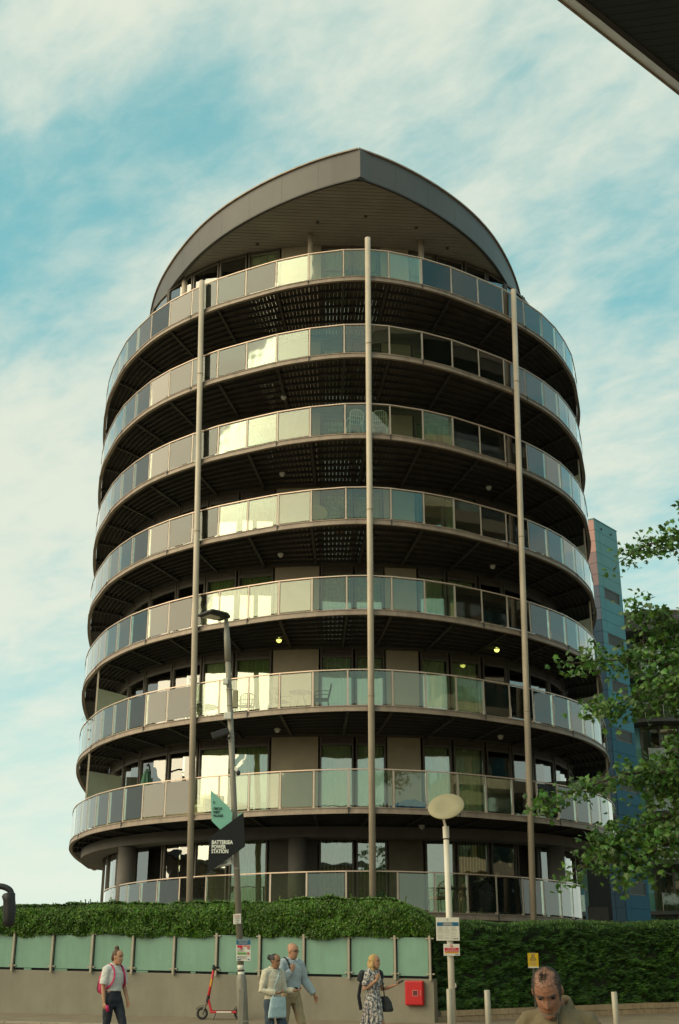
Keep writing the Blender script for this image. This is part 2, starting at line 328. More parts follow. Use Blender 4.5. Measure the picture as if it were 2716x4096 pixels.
# the low wall's line: right end WR, left end runs out of the frame
WR = Vector((2.08, 27.9)); WL = Vector((-8.25, 31.0)); wdir = (WL-WR).normalized(); wn = Vector((wdir.y, -wdir.x))
if wn.y > 0: wn = -wn            # towards the street
def wall_pt(t, off=0.0):         # t metres to the left of the right end, off metres towards the street
    p = WR + wdir*t + wn*off; return p
m = MB(); ring = []
for off in (2.2, 1.5, 0.7, -0.2):
    ring.append([(wall_pt(t, off).x, wall_pt(t, off).y, gz(wall_pt(t, off).y)) for t in (24, 12, 6, 2, -1, -6, -12)])
m.rings(ring, closed=False); struct(m.build('pavement', 'paving', fix=False))
m = MB()
for k in range(26):              # kerb stones
    t0 = 23-k*0.92; a, b = wall_pt(t0, 2.2), wall_pt(t0-0.9, 2.2); a2, b2 = wall_pt(t0, 2.35), wall_pt(t0-0.9, 2.35)
    P4 = [a, b, b2, a2]; m.hexa([(p.x, p.y, gz(p.y)-0.14) for p in P4], [(p.x, p.y, gz(p.y)+0.004) for p in P4])
struct(m.build('kerb', 'kerb_stone'))
m = MB(); ring = []
for y in (-30, -10, 0, 8, 15, 20, 22, 24, 26, 28, 30.5): ring.append([(x, y, max(0, gz(y))-0.03) for x in (-60, -20, -9, -4, 0, 4, 9, 20, 60)])
m.rings(ring, closed=False); struct(m.build('road', 'road_asphalt', fix=False))
m = MB(); P4 = [(2.0, 28.1), (6, 26.6), (14, 24.2), (20, 24.2), (20, 36), (8.2, 31.6)]
m.add([(x, y, gz(y)-0.006) for x, y in P4], [(0, 1, 2, 3, 4, 5)]); struct(m.build('pavement', 'paving', fix=False))

# ------------------------------------------------------------------ the round apartment building
BO = empty('apartment_building', (0.95, 35.0, EYE), R(3.6))
tag(BO, 'tall rounded apartment building with stacked glass balconies and a pointed grey roof', 'building')
BM = Matrix.Translation((0.95, 35.0, EYE)) @ Matrix.Rotation(R(3.6), 4, 'Z')
H1, ST = 4.154, 3.011
def zs(k): return H1 + (k-1)*ST if k > 0 else 1.26      # underside of balcony k above eye level
SL = [(0, .2), (.9, .3), (1.8, .55), (2.9, 1.0), (4.1, 1.7), (5.2, 2.4), (6.0, 3.05), (6.9, 3.9), (7.7, 4.85), (8.4, 5.95), (9.1, 7.3), (9.6, 8.7), (10.1, 10.3), (10.5, 12.3), (10.85, 15), (11.1, 18.5), (11.2, 22), (11.2, 26)]
FA = [(0, 4.55), (1.5, 4.62), (2.9, 4.85), (4.4, 5.35), (5.4, 5.9), (6.3, 6.65), (7.4, 7.9), (8.2, 9.3), (8.9, 11.2), (9.25, 12.8), (9.5, 15), (9.6, 18), (9.65, 21.5), (9.65, 25.5)]
def catmull(P, n=8):
    o = []
    for i in range(len(P)-1):
        p0, p1, p2, p3 = [Vector(P[min(max(j, 0), len(P)-1)]) for j in (i-1, i, i+1, i+2)]
        for k in range(n):
            t = k/n; o.append(0.5*((2*p1)+(-p0+p2)*t+(2*p0-5*p1+4*p2-p3)*t*t+(-p0+3*p1-3*p2+p3)*t**3))
    o.append(Vector(P[-1])); return o
class Prof:
    """a symmetric plan curve; s is the run along it from the apex, negative to the left"""
    def __init__(s, half, sx=1.0, sy=1.0, sharp=False, dx=0.0, dy=0.0):
        half = [(x*sx, y*sy) for x, y in half]
        if sharp:
            r = catmull(half); l = [Vector((-p.x, p.y)) for p in r]; pts = l[::-1]+r[1:]
        else:
            pts = catmull([(-x, y) for x, y in half[::-1]]+half[1:])
        s.p = [Vector((q.x+dx, q.y+dy)) for q in pts]
        a = [0]
        for i in range(1, len(s.p)): a.append(a[-1]+(s.p[i]-s.p[i-1]).length)
        mid = a[-1]/2; s.a = [q-mid for q in a]; s.L = mid
    def at(s, t, off=0.0):
        t = max(-s.L+1e-4, min(s.L-1e-4, t)); lo, hi = 0, len(s.a)-1
        while hi-lo > 1:
            md = (lo+hi)//2
            if s.a[md] <= t: lo = md
            else: hi = md
        f = (t-s.a[lo])/(s.a[hi]-s.a[lo]); p = s.p[lo].lerp(s.p[hi], f)
        if off: p = p + s.n(t)*off
        return p
    def n(s, t):
        d = s.at(t+0.05)-s.at(t-0.05); d.normalize(); return Vector((d.y, -d.x))   # outwards
    def s_at_y(s, y):                                                   # run on the right-hand side where the curve reaches depth y
        t = 0.0
        while t < s.L and s.at(t).y < y: t += 0.05
        return t
    def s_at_x(s, x):
        t = 0.0
        while t < s.L and s.at(t).x < abs(x): t += 0.02
        return math.copysign(t, x)
def ribbon(mb, A, B, z0, z1):
    """solid strip between two plan polylines"""
    rs = [[(a.x, a.y, z0), (b.x, b.y, z0), (b.x, b.y, z1), (a.x, a.y, z1)] for a, b in zip(A, B)]
    mb.rings(rs)
def frange(a, b, n): return [a+(b-a)*i/n for i in range(n+1)]
FAC = Prof(FA)
SLP = {}
for k in range(0, 8):
    if k == 0: SLP[k] = Prof(SL, 0.86, 0.92)
    else: SLP[k] = Prof(SL, {1: 0.982, 2: 0.99}.get(k, 1.0), {1: 0.89, 2: 0.95}.get(k, 1.0))
# basement plinth, inner core and rear wall
m = MB(); m.prism([(p.x*0.97, p.y+0.5) for p in FAC.p[::4]], -1.8, 1.25); m.build('plinth', 'concrete_dark', BO)
m = MB(); pts = frange(-FAC.L, FAC.L, 60); ribbon(m, [FAC.at(t, -3.2) for t in pts if abs(t) < FAC.L-1], [FAC.at(t, -3.4) for t in pts if abs(t) < FAC.L-1], 1.3, 26.4); m.build('inner_wall', 'interior', BO)
m = MB(); ribbon(m, [Vector((-9.6, 25.4)), Vector((9.6, 25.4))], [Vector((-9.6, 25.6)), Vector((9.6, 25.6))], -1.8, 26.4); m.build('rear_wall', 'wall_render', BO)
SF = FAC.s_at_y(17.5)                               # facade run that carries windows
for sg in (-1, 1):
    m = MB(); pts = frange(SF+0.05, FAC.L, 8); ribbon(m, [FAC.at(sg*t) for t in pts], [FAC.at(sg*t, -0.2) for t in pts], -1.8, 26.4); m.build('side_wall', 'wall_render', BO)
# storeys: facade elements as (x0, x1, kind) at the front; beyond them windows by run
FRONT = [(-8.35, -7.62, 'w'), (-7.58, -6.52, 'w'), (-6.48, -5.42, 'w'), (-5.36, -4.30, 'w'), (-4.22, -2.98, 'c'), (-2.92, -1.36, 'p'), (-1.30, -0.18, 'n'), (-0.10, 0.86, 'n'),
         (0.92, 2.06, 'p'), (2.14, 3.14, 'w'), (3.22, 4.34, 'n'), (4.42, 5.36, 'w'), (5.42, 6.30, 'o'), (6.36, 7.3, 'w'), (7.36, 8.3, 'w')]
ELS = [(FAC.s_at_x(a), FAC.s_at_x(b), k) for a, b, k in FRONT]
e0 = ELS[0][0]; e1 = ELS[-1][1]
for q in range(5):
    d = (SF-abs(e0))/5; ELS.append((e0-(q+1)*d+0.04, e0-q*d-0.04, 'w')); ELS.append((e1+q*d+0.04, e1+(q+1)*d-0.04, 'w'))
def strip(s0, s1, off0, off1, z0, z1, mb):
    n = max(1, int(abs(s1-s0)/0.6)); ts = frange(s0, s1, n)
    ribbon(mb, [FAC.at(t, off0) for t in ts], [FAC.at(t, off1) for t in ts], z0, z1)
rnd = random.Random(3)
for k in range(0, 8):
    z0 = zs(k)+0.18; zc = zs(k+1) if k < 7 else 26.5
    head = zc-0.28 if k < 7 else zc-0.14
    if k > 0:
        m = MB(); m.prism([(p.x, p.y) for p in (FAC.at(t, 0.04) for t in frange(-FAC.L, FAC.L, 70))], zs(k)+0.002, zs(k)+0.178); m.build('floor_slab', 'concrete_dark', BO)
    for (a, b, kind) in ELS:
        if k == 0 and kind == 'c': kind = 'n'
        if kind == 'p' and not (k == 0):
            m = MB(); strip(a, b, 0.02, -0.14, z0, zc-0.004, m); m.build('wall_panel', 'wall_render', BO); continue
        if k == 0 and kind == 'p':
            m = MB(); strip(a, b, 0.02, -0.14, z0, zc-0.004, m); m.build('wall_panel', 'concrete_dark' if a < 0 else 'interior', BO); continue
        # frame: jambs, head, sill, louvred header
        m = MB(); jw = 0.055
        strip(a, a+jw, 0.05, -0.07, z0, zc-0.004, m); strip(b-jw, b, 0.05, -0.07, z0, zc-0.004, m)
        strip(a+jw, b-jw, 0.04, -0.06, head, head+0.06, m); strip(a+jw, b-jw, 0.04, -0.06, z0, z0+0.07, m)
        n = 4 if k < 7 else 1
        for q in range(n):
            zz0 = head+0.06+q*(zc-0.006-head-0.06)/n; strip(a+jw, b-jw, 0.012, -0.03, zz0+0.006, zz0+(zc-0.006-head-0.06)/n-0.008, m)
        if k == 7: strip(a+jw, b-jw, 0.035, -0.05, zc-1.15, zc-1.09, m)
        fr = m.build('window', 'frame_dark', BO)
        m = MB(); strip(a+jw+.002, b-jw-.002, -0.012, -0.026, z0+0.072, head-0.002, m); m.build('pane', 'window_glass', fr)
        # curtains behind the glass
        style = 'net' if (k == 7 and kind != 'o') else {'c': 'green', 'n': 'net', 'w': rnd.choice(['net', 'none', 'half', 'net', 'green']), 'o': 'none'}[kind]
        if k == 0: style = 'blind' if kind == 'n' else 'none'
        if style != 'none':
            m = MB(); s0, s1 = (a+0.08, b-0.08)
            if style == 'half': s1 = s0+(s1-s0)*0.38
            if style == 'blind':
                nb = int((s1-s0)/0.11)
                for q in range(nb):
                    t = s0+(q+0.5)*(s1-s0)/nb; p = FAC.at(t, -0.2); p2 = FAC.at(t+0.05, -0.25); ribbon(m, [p, p2], [p+Vector((0.004, 0.004)), p2+Vector((0.004, 0.004))], z0+0.1, head-0.05)
            else:
                nn = max(6, int((s1-s0)/0.045)); ts = frange(s0, s1, nn); am = 0.04 if style == 'green' else 0.028
                A = [FAC.at(t, -0.12+am*math.sin(q*1.9+0.6*math.sin(q*0.7))) for q, t in enumerate(ts)]
                ribbon(m, A, [p+Vector((0, 0.006)) for p in A], z0+0.03, head-0.01)
            m.build('blind' if style == 'blind' else 'curtain', 'curtain_green' if style in ('green', 'blind') else 'curtain_white', fr)
# bulkhead ring and round concrete piers on the ground floor
m = MB(); ts = frange(-SF, SF, 60); ribbon(m, [FAC.at(t, 0.9) for t in ts], [FAC.at(t, 0.06) for t in ts], zs(1)-0.34, zs(1)-0.01); m.build('bulkhead', 'concrete', BO)
for x in (-1.95, -7.3, 6.4):
    p = FAC.at(FAC.s_at_x(x), 0.62); m = MB(); m.tube([(p.x, p.y, 1.4), (p.x, p.y, zs(1)-0.35)], 0.30, 24); m.build('pier', 'concrete', BO, smooth=True)

# balconies
SE = {k: SLP[k].s_at_y(14.0 if k else 11.5) for k in SLP}
SFd = FAC.s_at_y(14.0)
for k in range(0, 8):
    pr = SLP[k]; zb = zs(k); se = SE[k]
    m = MB(); ts = frange(-pr.L, pr.L, 150) if k else frange(-se, se, 90)
    ribbon(m, [pr.at(t) for t in ts], [pr.at(t, -0.09) for t in ts], zb, zb+0.165)              # edge channel
    ribbon(m, [pr.at(t, 0.035) for t in ts], [pr.at(t, 0.0) for t in ts], zb-0.012, zb+0.03)     # bottom flange
    ribbon(m, [pr.at(t, 0.025) for t in ts], [pr.at(t, 0.0) for t in ts], zb+0.145, zb+0.172)    # top flange
    bal = m.build('balcony', 'fascia_paint', BO)
    # fascia joint plates at every second post
    pitch = 1.05+0.034*(k-1) if k else 1.18
    posts = [0.0]; q = 0.64*pitch
    while q < se: posts += [q, -q]; q += pitch
    posts.sort()
    # deck: radial boards on joists
    if k:
        mj = MB(); md = MB(); sF = SFd
        def inner(t): return FAC.at(t*sF/se, 0.05)
        nb = int(2*se/0.155)
        for q in range(nb):
            a, b = -se+2*se*q/nb+0.0065, -se+2*se*(q+1)/nb-0.0065
            o1, o2, i1, i2 = pr.at(a, -0.10), pr.at(b, -0.10), inner(a), inner(b)
            P4 = [o1, o2, i2, i1]; md.hexa([(p.x, p.y, zb+0.125) for p in P4], [(p.x, p.y, zb+0.155) for p in P4])
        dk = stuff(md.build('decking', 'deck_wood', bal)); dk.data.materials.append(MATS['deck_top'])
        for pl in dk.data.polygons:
            if pl.normal.z > 0.9: pl.material_index = 1  # top faces lightened to bounce light onto the facade, undersides kept dark
        for f in (0.02, 0.15, 0.28, 0.41, 0.54, 0.67, 0.80, 0.93):
            ts = frange(-se, se, 80)
            A = [pr.at(t, -0.1).lerp(inner(t), f) for t in ts]; B = [pr.at(t, -0.1).lerp(inner(t), f+0.016) for t in ts]
            ribbon(mj, A, B, zb+0.03, zb+0.123)
        for t in posts[::2]:
            if abs(t) > se-0.2: continue
            o_, i_ = pr.at(t, -0.095), inner(t); mj.bar((o_.x, o_.y, zb+0.055), (i_.x, i_.y, zb+0.055), 0.09, 0.13)
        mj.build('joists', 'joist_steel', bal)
        for sg in (-1, 1):           # solid slab along the flanks
            ts = frange(se, pr.L-0.05, 14); ti = [sF+(t-se)*(FAC.L-sF)/(pr.L-se) for t in ts]
            m = MB(); ribbon(m, [pr.at(sg*t, -0.10) for t in ts], [FAC.at(sg*t, 0.06) for t in ti], zb+0.03, zb+0.155); m.build('flank_slab', 'joist_steel', bal)
    else:
        m = MB(); ts = frange(-se, se, 70); ti = [t*FAC.s_at_y(12.5)/se for t in ts]
        ribbon(m, [pr.at(t, -0.1) for t in ts], [FAC.at(t, 0.06) for t in ti], zb+0.02, zb+0.16); m.build('terrace_slab', 'concrete', bal)
    # railing
    off = -0.02
    zt = zb+0.172; HR = 1.10
    P = [pr.at(t, off) for t in posts]
    for i, p in enumerate(P):
        n = pr.n(posts[i]); rz = math.atan2(n.y, n.x)
        m = MB(); m.box((p.x, p.y, zt+HR/2-0.06), (0.014, 0.052, HR+0.10), rz)
        m.box((p.x-n.x*0.03, p.y-n.y*0.03, zt+0.03), (0.07, 0.075, 0.05), rz); m.build('rail_post', 'post_paint', bal)
    for i in range(len(P)-1):
        a, b = P[i], P[i+1]; d = (b-a).normalized(); a2, b2 = a+d*0.045, b-d*0.045
        m = MB(); m.bar((a2.x, a2.y, zt+0.55), (b2.x, b2.y, zt+0.55), 0.012, 1.0); m.build('glass_panel', 'rail_glass', bal)
    m = MB()
    for i in range(len(P)-1): m.bar((P[i].x, P[i].y, zt+HR), (P[i+1].x, P[i+1].y, zt+HR), 0.048, 0.032)
    m.build('handrail', 'rail_paint', bal)
    # bolted joint plates on the edge channel
    for t in posts[1::4]:
        p = pr.at(t, 0.03); n = pr.n(t); m = MB(); m.box((p.x, p.y, zb+0.08), (0.02, 0.035, 0.2), math.atan2(n.y, n.x)); m.build('joint_plate', 'joist_steel', bal)
# ceiling lights under the balconies
def soffit_light(k, x, f, lit):
    pr = SLP[k]; s = pr.s_at_x(x); p = pr.at(s).lerp(FAC.at(s*SFd/SE[k]), f); z = zs(k)+0.02
    m = MB(); m.tube([(p.x, p.y, z), (p.x, p.y, z-0.04)], 0.10, 16); o = m.build('ceiling_light', 'white_plastic', BO, smooth=False)
    m = MB(); m.ball((p.x, p.y, z-0.05), (0.088, 0.088, 0.085), 14, 8); m.build('lamp_globe', 'lit_lamp' if lit else 'white_plastic', o, smooth=True)
for k, x, f, lit in [(3, -3.1, 0.62, True), (3, 5.2, 0.6, True), (2, -3.1, 0.62, False), (4, -3.1, 0.62, False), (5, -3.1, 0.62, False), (6, -3.1, 0.62, False), (4, 5.2, 0.6, False), (5, 5.2, 0.6, False), (2, 5.2, 0.6, False), (1, 2.2, 0.7, False)]:
    soffit_light(k, x, f, lit)
# privacy screens between neighbouring flats
for k, sx in [(1, 1), (2, 1), (3, 1), (4, 1), (5, 1), (1, -1), (2, -1)]:
    pr = SLP[k]; so_ = sx*pr.s_at_y(8.2); o_ = pr.at(so_, -0.15); i_ = FAC.at(sx*FAC.s_at_y(9.6), 0.08); z0 = zs(k)+0.2
    m = MB(); m.bar((o_.x, o_.y, z0+1.18), (i_.x, i_.y, z0+1.18), 0.02, 1.95); sc = m.build('privacy_screen', 'screen_white', BO)
    m = MB(); m.bar((o_.x, o_.y, z0-0.02), (o_.x, o_.y, zs(k+1)+0.02), 0.06, 0.06); m.build('screen_post', 'column_paint', sc)
# three leaning columns outside the balcony edges
for xt, xb, top in ((-5.76, -5.18, 22.9), (0.03, 0.0, 23.95), (5.62, 4.92, 22.9)):
    pt = SLP[7]; pb = SLP[1]
    a = pt.at(pt.s_at_x(xt), 0.15); b = pb.at(pb.s_at_x(xb), 0.15)
    a = Vector((a.x, a.y, zs(7)+1.62 if xt == 0.03 else zs(7)+1.32)); b = Vector((b.x, b.y+0.1, 1.0)); m = MB(); m.tube([b, a], 0.098, 20)
    col = m.build('column', 'column_paint', BO, smooth=False)
    for p in col.data.polygons: p.use_smooth = len(p.vertices) == 4
    for k in range(1, 8):
        z = zs(k)+0.08; f = (z-b.z)/(a.z-b.z); c = b.lerp(a, f); n = SLP[k].n(SLP[k].s_at_x(c.x))
        m = MB(); m.bar((c.x-n.x*0.02, c.y-n.y*0.02, z), (c.x-n.x*0.30, c.y-n.y*0.30, z), 0.05, 0.10); m.build('bracket', 'joist_steel', col)
        if k % 2 == 0:
            c2 = b.lerp(a, (z+0.35-b.z)/(a.z-b.z)); dv = (a-b).normalized(); m = MB(); m.tube([c2-dv*0.018, c2+dv*0.018], 0.106, 20); m.build('collar', 'fascia_paint', col)
# slim round posts carrying the roof on the top balcony
for x in (-2.15, 2.9):
    s = SLP[7].s_at_x(x); p = SLP[7].at(s).lerp(FAC.at(s*SFd/SE[7]), 0.80); m = MB(); m.tube([(p.x, p.y, zs(7)+0.18), (p.x, p.y, 26.5)], 0.11, 16); m.build('roof_post', 'column_paint', BO, smooth=True)
m = MB(); m.tube([(-6.9, 7.3, zs(7)+0.18), (-6.9, 7.3, 26.5)], 0.11, 16); m.build('roof_post', 'column_paint', BO, smooth=True)
# roof: leaf-shaped, pointed at the front
RF = [(0, .1), (1.2, .70), (2.4, 1.5), (3.6, 2.5), (4.8, 3.75), (5.8, 5.1), (6.6, 6.5), (7.3, 8.0), (7.9, 9.6), (8.35, 11.3), (8.65, 13.2), (8.85, 16), (8.95, 20), (8.95, 25)]
ROOF = Prof(RF, sharp=True, dx=-0.26)
m = MB(); m.prism([(p.x, p.y) for p in (ROOF.at(t, -0.12) for t in frange(-ROOF.L, ROOF.L, 120))], 26.56, 27.6); roof = m.build('roof', 'roof_zinc', BO)
def rstrip(a, b, o0, o1, z0, z1, mb, n=3):
    ts = frange(a, b, n); ribbon(mb, [ROOF.at(t, o0) for t in ts], [ROOF.at(t, o1) for t in ts], z0, z1)
npan = 15
for sg in (-1, 1):
    for q in range(npan):
        a, b = q*1.62, min((q+1)*1.62, ROOF.L-0.1); a2 = a+0.003 if q else 0.002
        m = MB(); ts = frange(sg*a2, sg*(b-0.003), 3)
        lo = [ROOF.at(t, -0.02) for t in ts]; hi = [ROOF.at(t, -0.02) for t in ts]
        if q == 0: lo[0] = hi[0] = Vector((-0.2, 0.075))
        rs = [[(l.x, l.y, 26.46), (l.x*0.985, l.y+0.16, 26.46), (h.x*0.985, h.y+0.16, 27.66), (h.x, h.y, 27.66)] for l, h in zip(lo, hi)]
        m.rings(rs); m.build('fascia_panel', 'roof_zinc', roof)
m = MB(); ts = frange(-ROOF.L+.05, -0.01, 60); ribbon(m, [ROOF.at(t, 0.05) for t in ts], [ROOF.at(t, -0.25) for t in ts], 27.665, 27.72)
ts = frange(0.01, ROOF.L-.05, 60); ribbon(m, [ROOF.at(t, 0.05) for t in ts], [ROOF.at(t, -0.25) for t in ts], 27.665, 27.72); m.build('coping', 'fascia_paint', roof)
m = MB(); ts = frange(-ROOF.L+.05, -0.01, 60); ribbon(m, [ROOF.at(t, -0.0) for t in ts], [ROOF.at(t, -0.10) for t in ts], 26.40, 26.455)
ts = frange(0.01, ROOF.L-.05, 60); ribbon(m, [ROOF.at(t, -0.0) for t in ts], [ROOF.at(t, -0.10) for t in ts], 26.40, 26.455); m.build('drip_edge', 'joist_steel', roof)
# soffit boards, laid across the roof
m = MB(); y = 0.42; i = 0
def half_w(y):
    t = ROOF.s_at_y(y); return ROOF.at(t).x+0.2
while y < 14:
    w0, w1 = half_w(y)-0.13, half_w(y+0.145)-0.13
    if w0 > 0.1: m.hexa([(-0.2-w0, y, 26.50), (-0.2+w0, y, 26.50), (-0.2+w1, y+0.183, 26.50), (-0.2-w1, y+0.183, 26.50)], [(-0.2-w0, y, 26.545), (-0.2+w0, y, 26.545), (-0.2+w1, y+0.183, 26.545), (-0.2-w1, y+0.183, 26.545)])
    y += 0.205
stuff(m.build('soffit_boards', 'soffit_board', roof))
for x, y in ((-3.9, 4.6), (-1.6, 3.0), (0.2, 2.5), (3.6, 4.4), (-5.4, 6.4), (2.2, 3.1)):
    m = MB(); m.tube([(x, y, 26.49), (x, y, 26.46)], 0.065, 14); m.build('downlight', 'joist_steel', roof)

# ------------------------------------------------------------------ blue panelled tower to the right, behind
TD = 70.0
tc_ = Vector((16.2, 70.0)); tu = Vector((0.634, 0.773)); tw = Vector((-0.773, 0.634))
TT = empty('panelled_tower', (tc_.x, tc_.y, 0), 0)
tag(TT, 'slim blue metal-clad tower, pink-to-blue light painted on its panels, beside the rounded building', 'tower')
def tp(a, b, z): q = tu*a + tw*b; return (q.x, q.y, z)
ZT = EYE+0.3793*TD
m = MB(); m.hexa([tp(0.05, 0.05, 0), tp(3.05, 0.05, 0), tp(3.05, 6, 0), tp(0.05, 6, 0)], [tp(0.05, 0.05, ZT-0.1), tp(3.05, 0.05, ZT-0.1), tp(3.05, 6, ZT-0.1), tp(0.05, 6, ZT-0.1)]); m.build('core', 'joist_steel', TT)
win_z = [EYE + q*TD/60 for q in (19.57-0.98, 17.04-0.98, 14.55-0.98, 12.05-0.98, 9.55-0.98, 7.05-0.98, 4.55-.98, 2.05-.98)]
row = 0.735; nrow = int(ZT/row)
for r in range(nrow+1):                      # right-hand face: long boards, small windows, shade painted in darker downwards
    z1 = ZT-r*row; z0 = max(z1-row+0.02, 0.0)
    if z1 < 0.5: break
    isw = any(abs((z0+z1)/2-(wz)) < row*0.52 for wz in win_z)
    segs = [(0.03, 0.62), (2.72, 3.1)] if isw else [(0.03, 0.62), (0.64, 3.1)]
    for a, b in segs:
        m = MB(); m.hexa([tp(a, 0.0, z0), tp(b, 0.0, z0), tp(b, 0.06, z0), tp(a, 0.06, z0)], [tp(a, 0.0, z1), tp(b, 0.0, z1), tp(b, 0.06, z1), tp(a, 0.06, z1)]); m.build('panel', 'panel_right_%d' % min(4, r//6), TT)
    if isw:
        m = MB(); m.hexa([tp(0.66, 0.18, z0), tp(2.68, 0.18, z0), tp(2.68, 0.2, z0), tp(0.66, 0.2, z0)], [tp(0.66, 0.18, z1), tp(2.68, 0.18, z1), tp(2.68, 0.2, z1), tp(0.66, 0.2, z1)])
        f = MB()
        for a, b, c0, c1 in ((0.64, 0.70, z0, z1), (2.64, 2.70, z0, z1), (0.70, 2.64, z0, z0+0.05), (0.70, 2.64, z1-0.05, z1)):
            f.hexa([tp(a, 0.02, c0), tp(b, 0.02, c0), tp(b, 0.17, c0), tp(a, 0.17, c0)], [tp(a, 0.02, c1), tp(b, 0.02, c1), tp(b, 0.17, c1), tp(a, 0.17, c1)])
        fo = f.build('window', 'frame_dark', TT); m.build('pane', 'tower_glass', fo)
    for a, b in ((0.03, 0.62), (0.64, 1.75), (1.77, 2.9), (2.92, 4.0), (4.02, 5.9)):      # left-hand face, warm sun fading to shade painted by row
        m = MB(); m.hexa([tp(0.0, a, z0), tp(0.06, a, z0), tp(0.06, b, z0), tp(0.0, b, z0)], [tp(0.0, a, z1), tp(0.06, a, z1), tp(0.06, b, z1), tp(0.0, b, z1)]); m.build('panel', 'panel_left_sunfade_%d' % min(4, r//3), TT)
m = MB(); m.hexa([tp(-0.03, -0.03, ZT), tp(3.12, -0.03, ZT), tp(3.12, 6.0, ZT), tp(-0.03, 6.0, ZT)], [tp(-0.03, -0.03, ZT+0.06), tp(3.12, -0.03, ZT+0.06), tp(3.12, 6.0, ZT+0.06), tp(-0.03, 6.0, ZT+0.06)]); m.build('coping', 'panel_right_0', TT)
for a in (0.9, 2.2):
    m = MB(); p = tp(a, -0.06, ZT-0.45); m.tube([p, tp(a, 0.02, ZT-0.45)], 0.07, 10); m.build('vent', 'joist_steel', TT)
# purple clad link block at the tower's foot
LK = empty('link_block', (0, 0, 0)); tag(LK, 'low purple panelled block with a green glass strip behind the terrace railing', 'building')
def lk(px, z, d=57.0): q = PX(px, 3500, d); return (q.x, d, z)
zl = 6.6
x0, x1, x2, x3, x4 = [PX(q, 3500, 57).x for q in (2195, 2312, 2350, 2402, 2440)]
m = MB(); m.box(((x0+x4)/2, 57.6, zl/2+0.4), (x4-x0, 1.0, zl)); m.build('wall', 'joist_steel', LK)
for r in range(9):
    for a, b in ((x0-1.5, x0+0.02), (x0+0.04, (x0+x1)/2-0.01), ((x0+x1)/2+0.01, x1)):
        m = MB(); m.box(((a+b)/2, 57.06, 0.75+r*0.76), (b-a-0.02, 0.06, 0.74)); m.build('panel', 'purple_panel', LK)
for z0, z1 in ((0.4, 3.2), (4.2, 7.4)):
    m = MB(); m.box(((x1+x2)/2, 57.08, (z0+z1)/2), (x2-x1-0.02, 0.02, z1-z0)); m.build('pane', 'frosted', LK)
m = MB(); m.box(((x1+x3)/2+0.1, 57.0, 3.7), (x3-x1+0.2, 0.3, 0.9)); m.build('spandrel', 'frame_dark', LK)

# ------------------------------------------------------------------ farther apartment building with a curved dark roof
FB = empty('apartment_building', (22.5, 82, 0)); tag(FB, 'farther apartment building with curved dark roof partly hidden by the tree', 'building')
def fcurve(r0, r1, n=16):   # plan arc bulging towards the street
    return [Vector((math.cos(a)*r0, -math.sin(a)*r1)) for a in frange(R(180), R(0), n)]
FH = PX(2600, 2480, 78).z
for k in range(10):
    z = FH-1.2-3.0*(k+1)
    if z < 0.3: break
    A = fcurve(6.2, 5.4); B = fcurve(4.8, 4.0)
    m = MB(); ribbon(m, A, B, z, z+0.22); sl = m.build('balcony', 'roof_zinc', FB)
    m = MB(); ribbon(m, fcurve(4.9, 4.1), fcurve(4.4, 3.6), z+0.001, z+0.219); m.build('floor_slab', 'concrete_dark', sl)
    for i in range(len(A)-1):
        a, b = A[i]*0.985, A[i+1]*0.985
        m = MB(); m.bar((a.x, a.y, z+0.78), (b.x, b.y, z+0.78), 0.012, 1.0); m.build('glass_panel', 'rail_glass', sl)
        m = MB(); m.bar((a.x, a.y, z+0.2), (a.x, a.y, z+1.32), 0.05, 0.03); m.build('rail_post', 'post_paint', sl)
    W = fcurve(4.7, 3.9, 12)
    for i in range(len(W)-1):
        a, b = W[i], W[i+1]; d = (b-a).normalized()
        m = MB(); m.bar((a.x, a.y, z+0.24), (a.x, a.y, z+2.98), 0.14, 0.12); fo = m.build('mullion', 'frame_dark', FB)
        if i % 4 == 3:
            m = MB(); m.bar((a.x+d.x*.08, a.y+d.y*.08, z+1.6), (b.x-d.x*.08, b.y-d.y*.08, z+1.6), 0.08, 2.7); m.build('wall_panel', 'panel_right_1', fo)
        else:
            m = MB(); m.bar((a.x+d.x*.08, a.y+d.y*.08, z+1.6), (b.x-d.x*.08, b.y-d.y*.08, z+1.6), 0.02, 2.7); m.build('pane', 'window_glass', fo)
m = MB(); ribbon(m, fcurve(3.0, 2.4), fcurve(2.8, 2.2), 0, FH-1.2); m.build('inner_wall', 'interior', FB)
m = MB(); A = fcurve(7.0, 6.2, 24); m.prism([(p.x, p.y) for p in A], FH-1.2, FH); rf = m.build('roof', 'roof_zinc', FB)
m = MB(); ribbon(m, fcurve(7.08, 6.28, 24), fcurve(6.9, 6.1, 24), FH+0.002, FH+0.08); m.build('coping', 'fascia_paint', rf)
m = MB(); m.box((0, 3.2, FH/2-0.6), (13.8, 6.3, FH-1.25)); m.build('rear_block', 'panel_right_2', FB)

# ------------------------------------------------------------------ neighbouring block whose roof corner hangs into the picture
u_, n_ = Vector((0.755, 0.656)), Vector((0.656, -0.755)); RH = EYE+26.0
NB = empty('apartment_building', (8.6+0.15, 28.3-0.17, 0)); tag(NB, 'dark plank soffit and pale roof edge of the block overhead in the upper right corner', 'building')
def nb(a, b, z): q = u_*a + n_*b; return (q.x, q.y, z)
def nbox(mb, a0, a1, b0, b1, z0, z1):
    mb.hexa([nb(a0, b0, z0), nb(a1, b0, z0), nb(a1, b1, z0), nb(a0, b1, z0)], [nb(a0, b0, z1), nb(a1, b0, z1), nb(a1, b1, z1), nb(a0, b1, z1)])
m = MB(); nbox(m, -7.6, 20, 0.0, 16, RH+0.06, RH+0.7); rf = m.build('roof', 'roof_zinc', NB)
q = -7.6; m = MB()
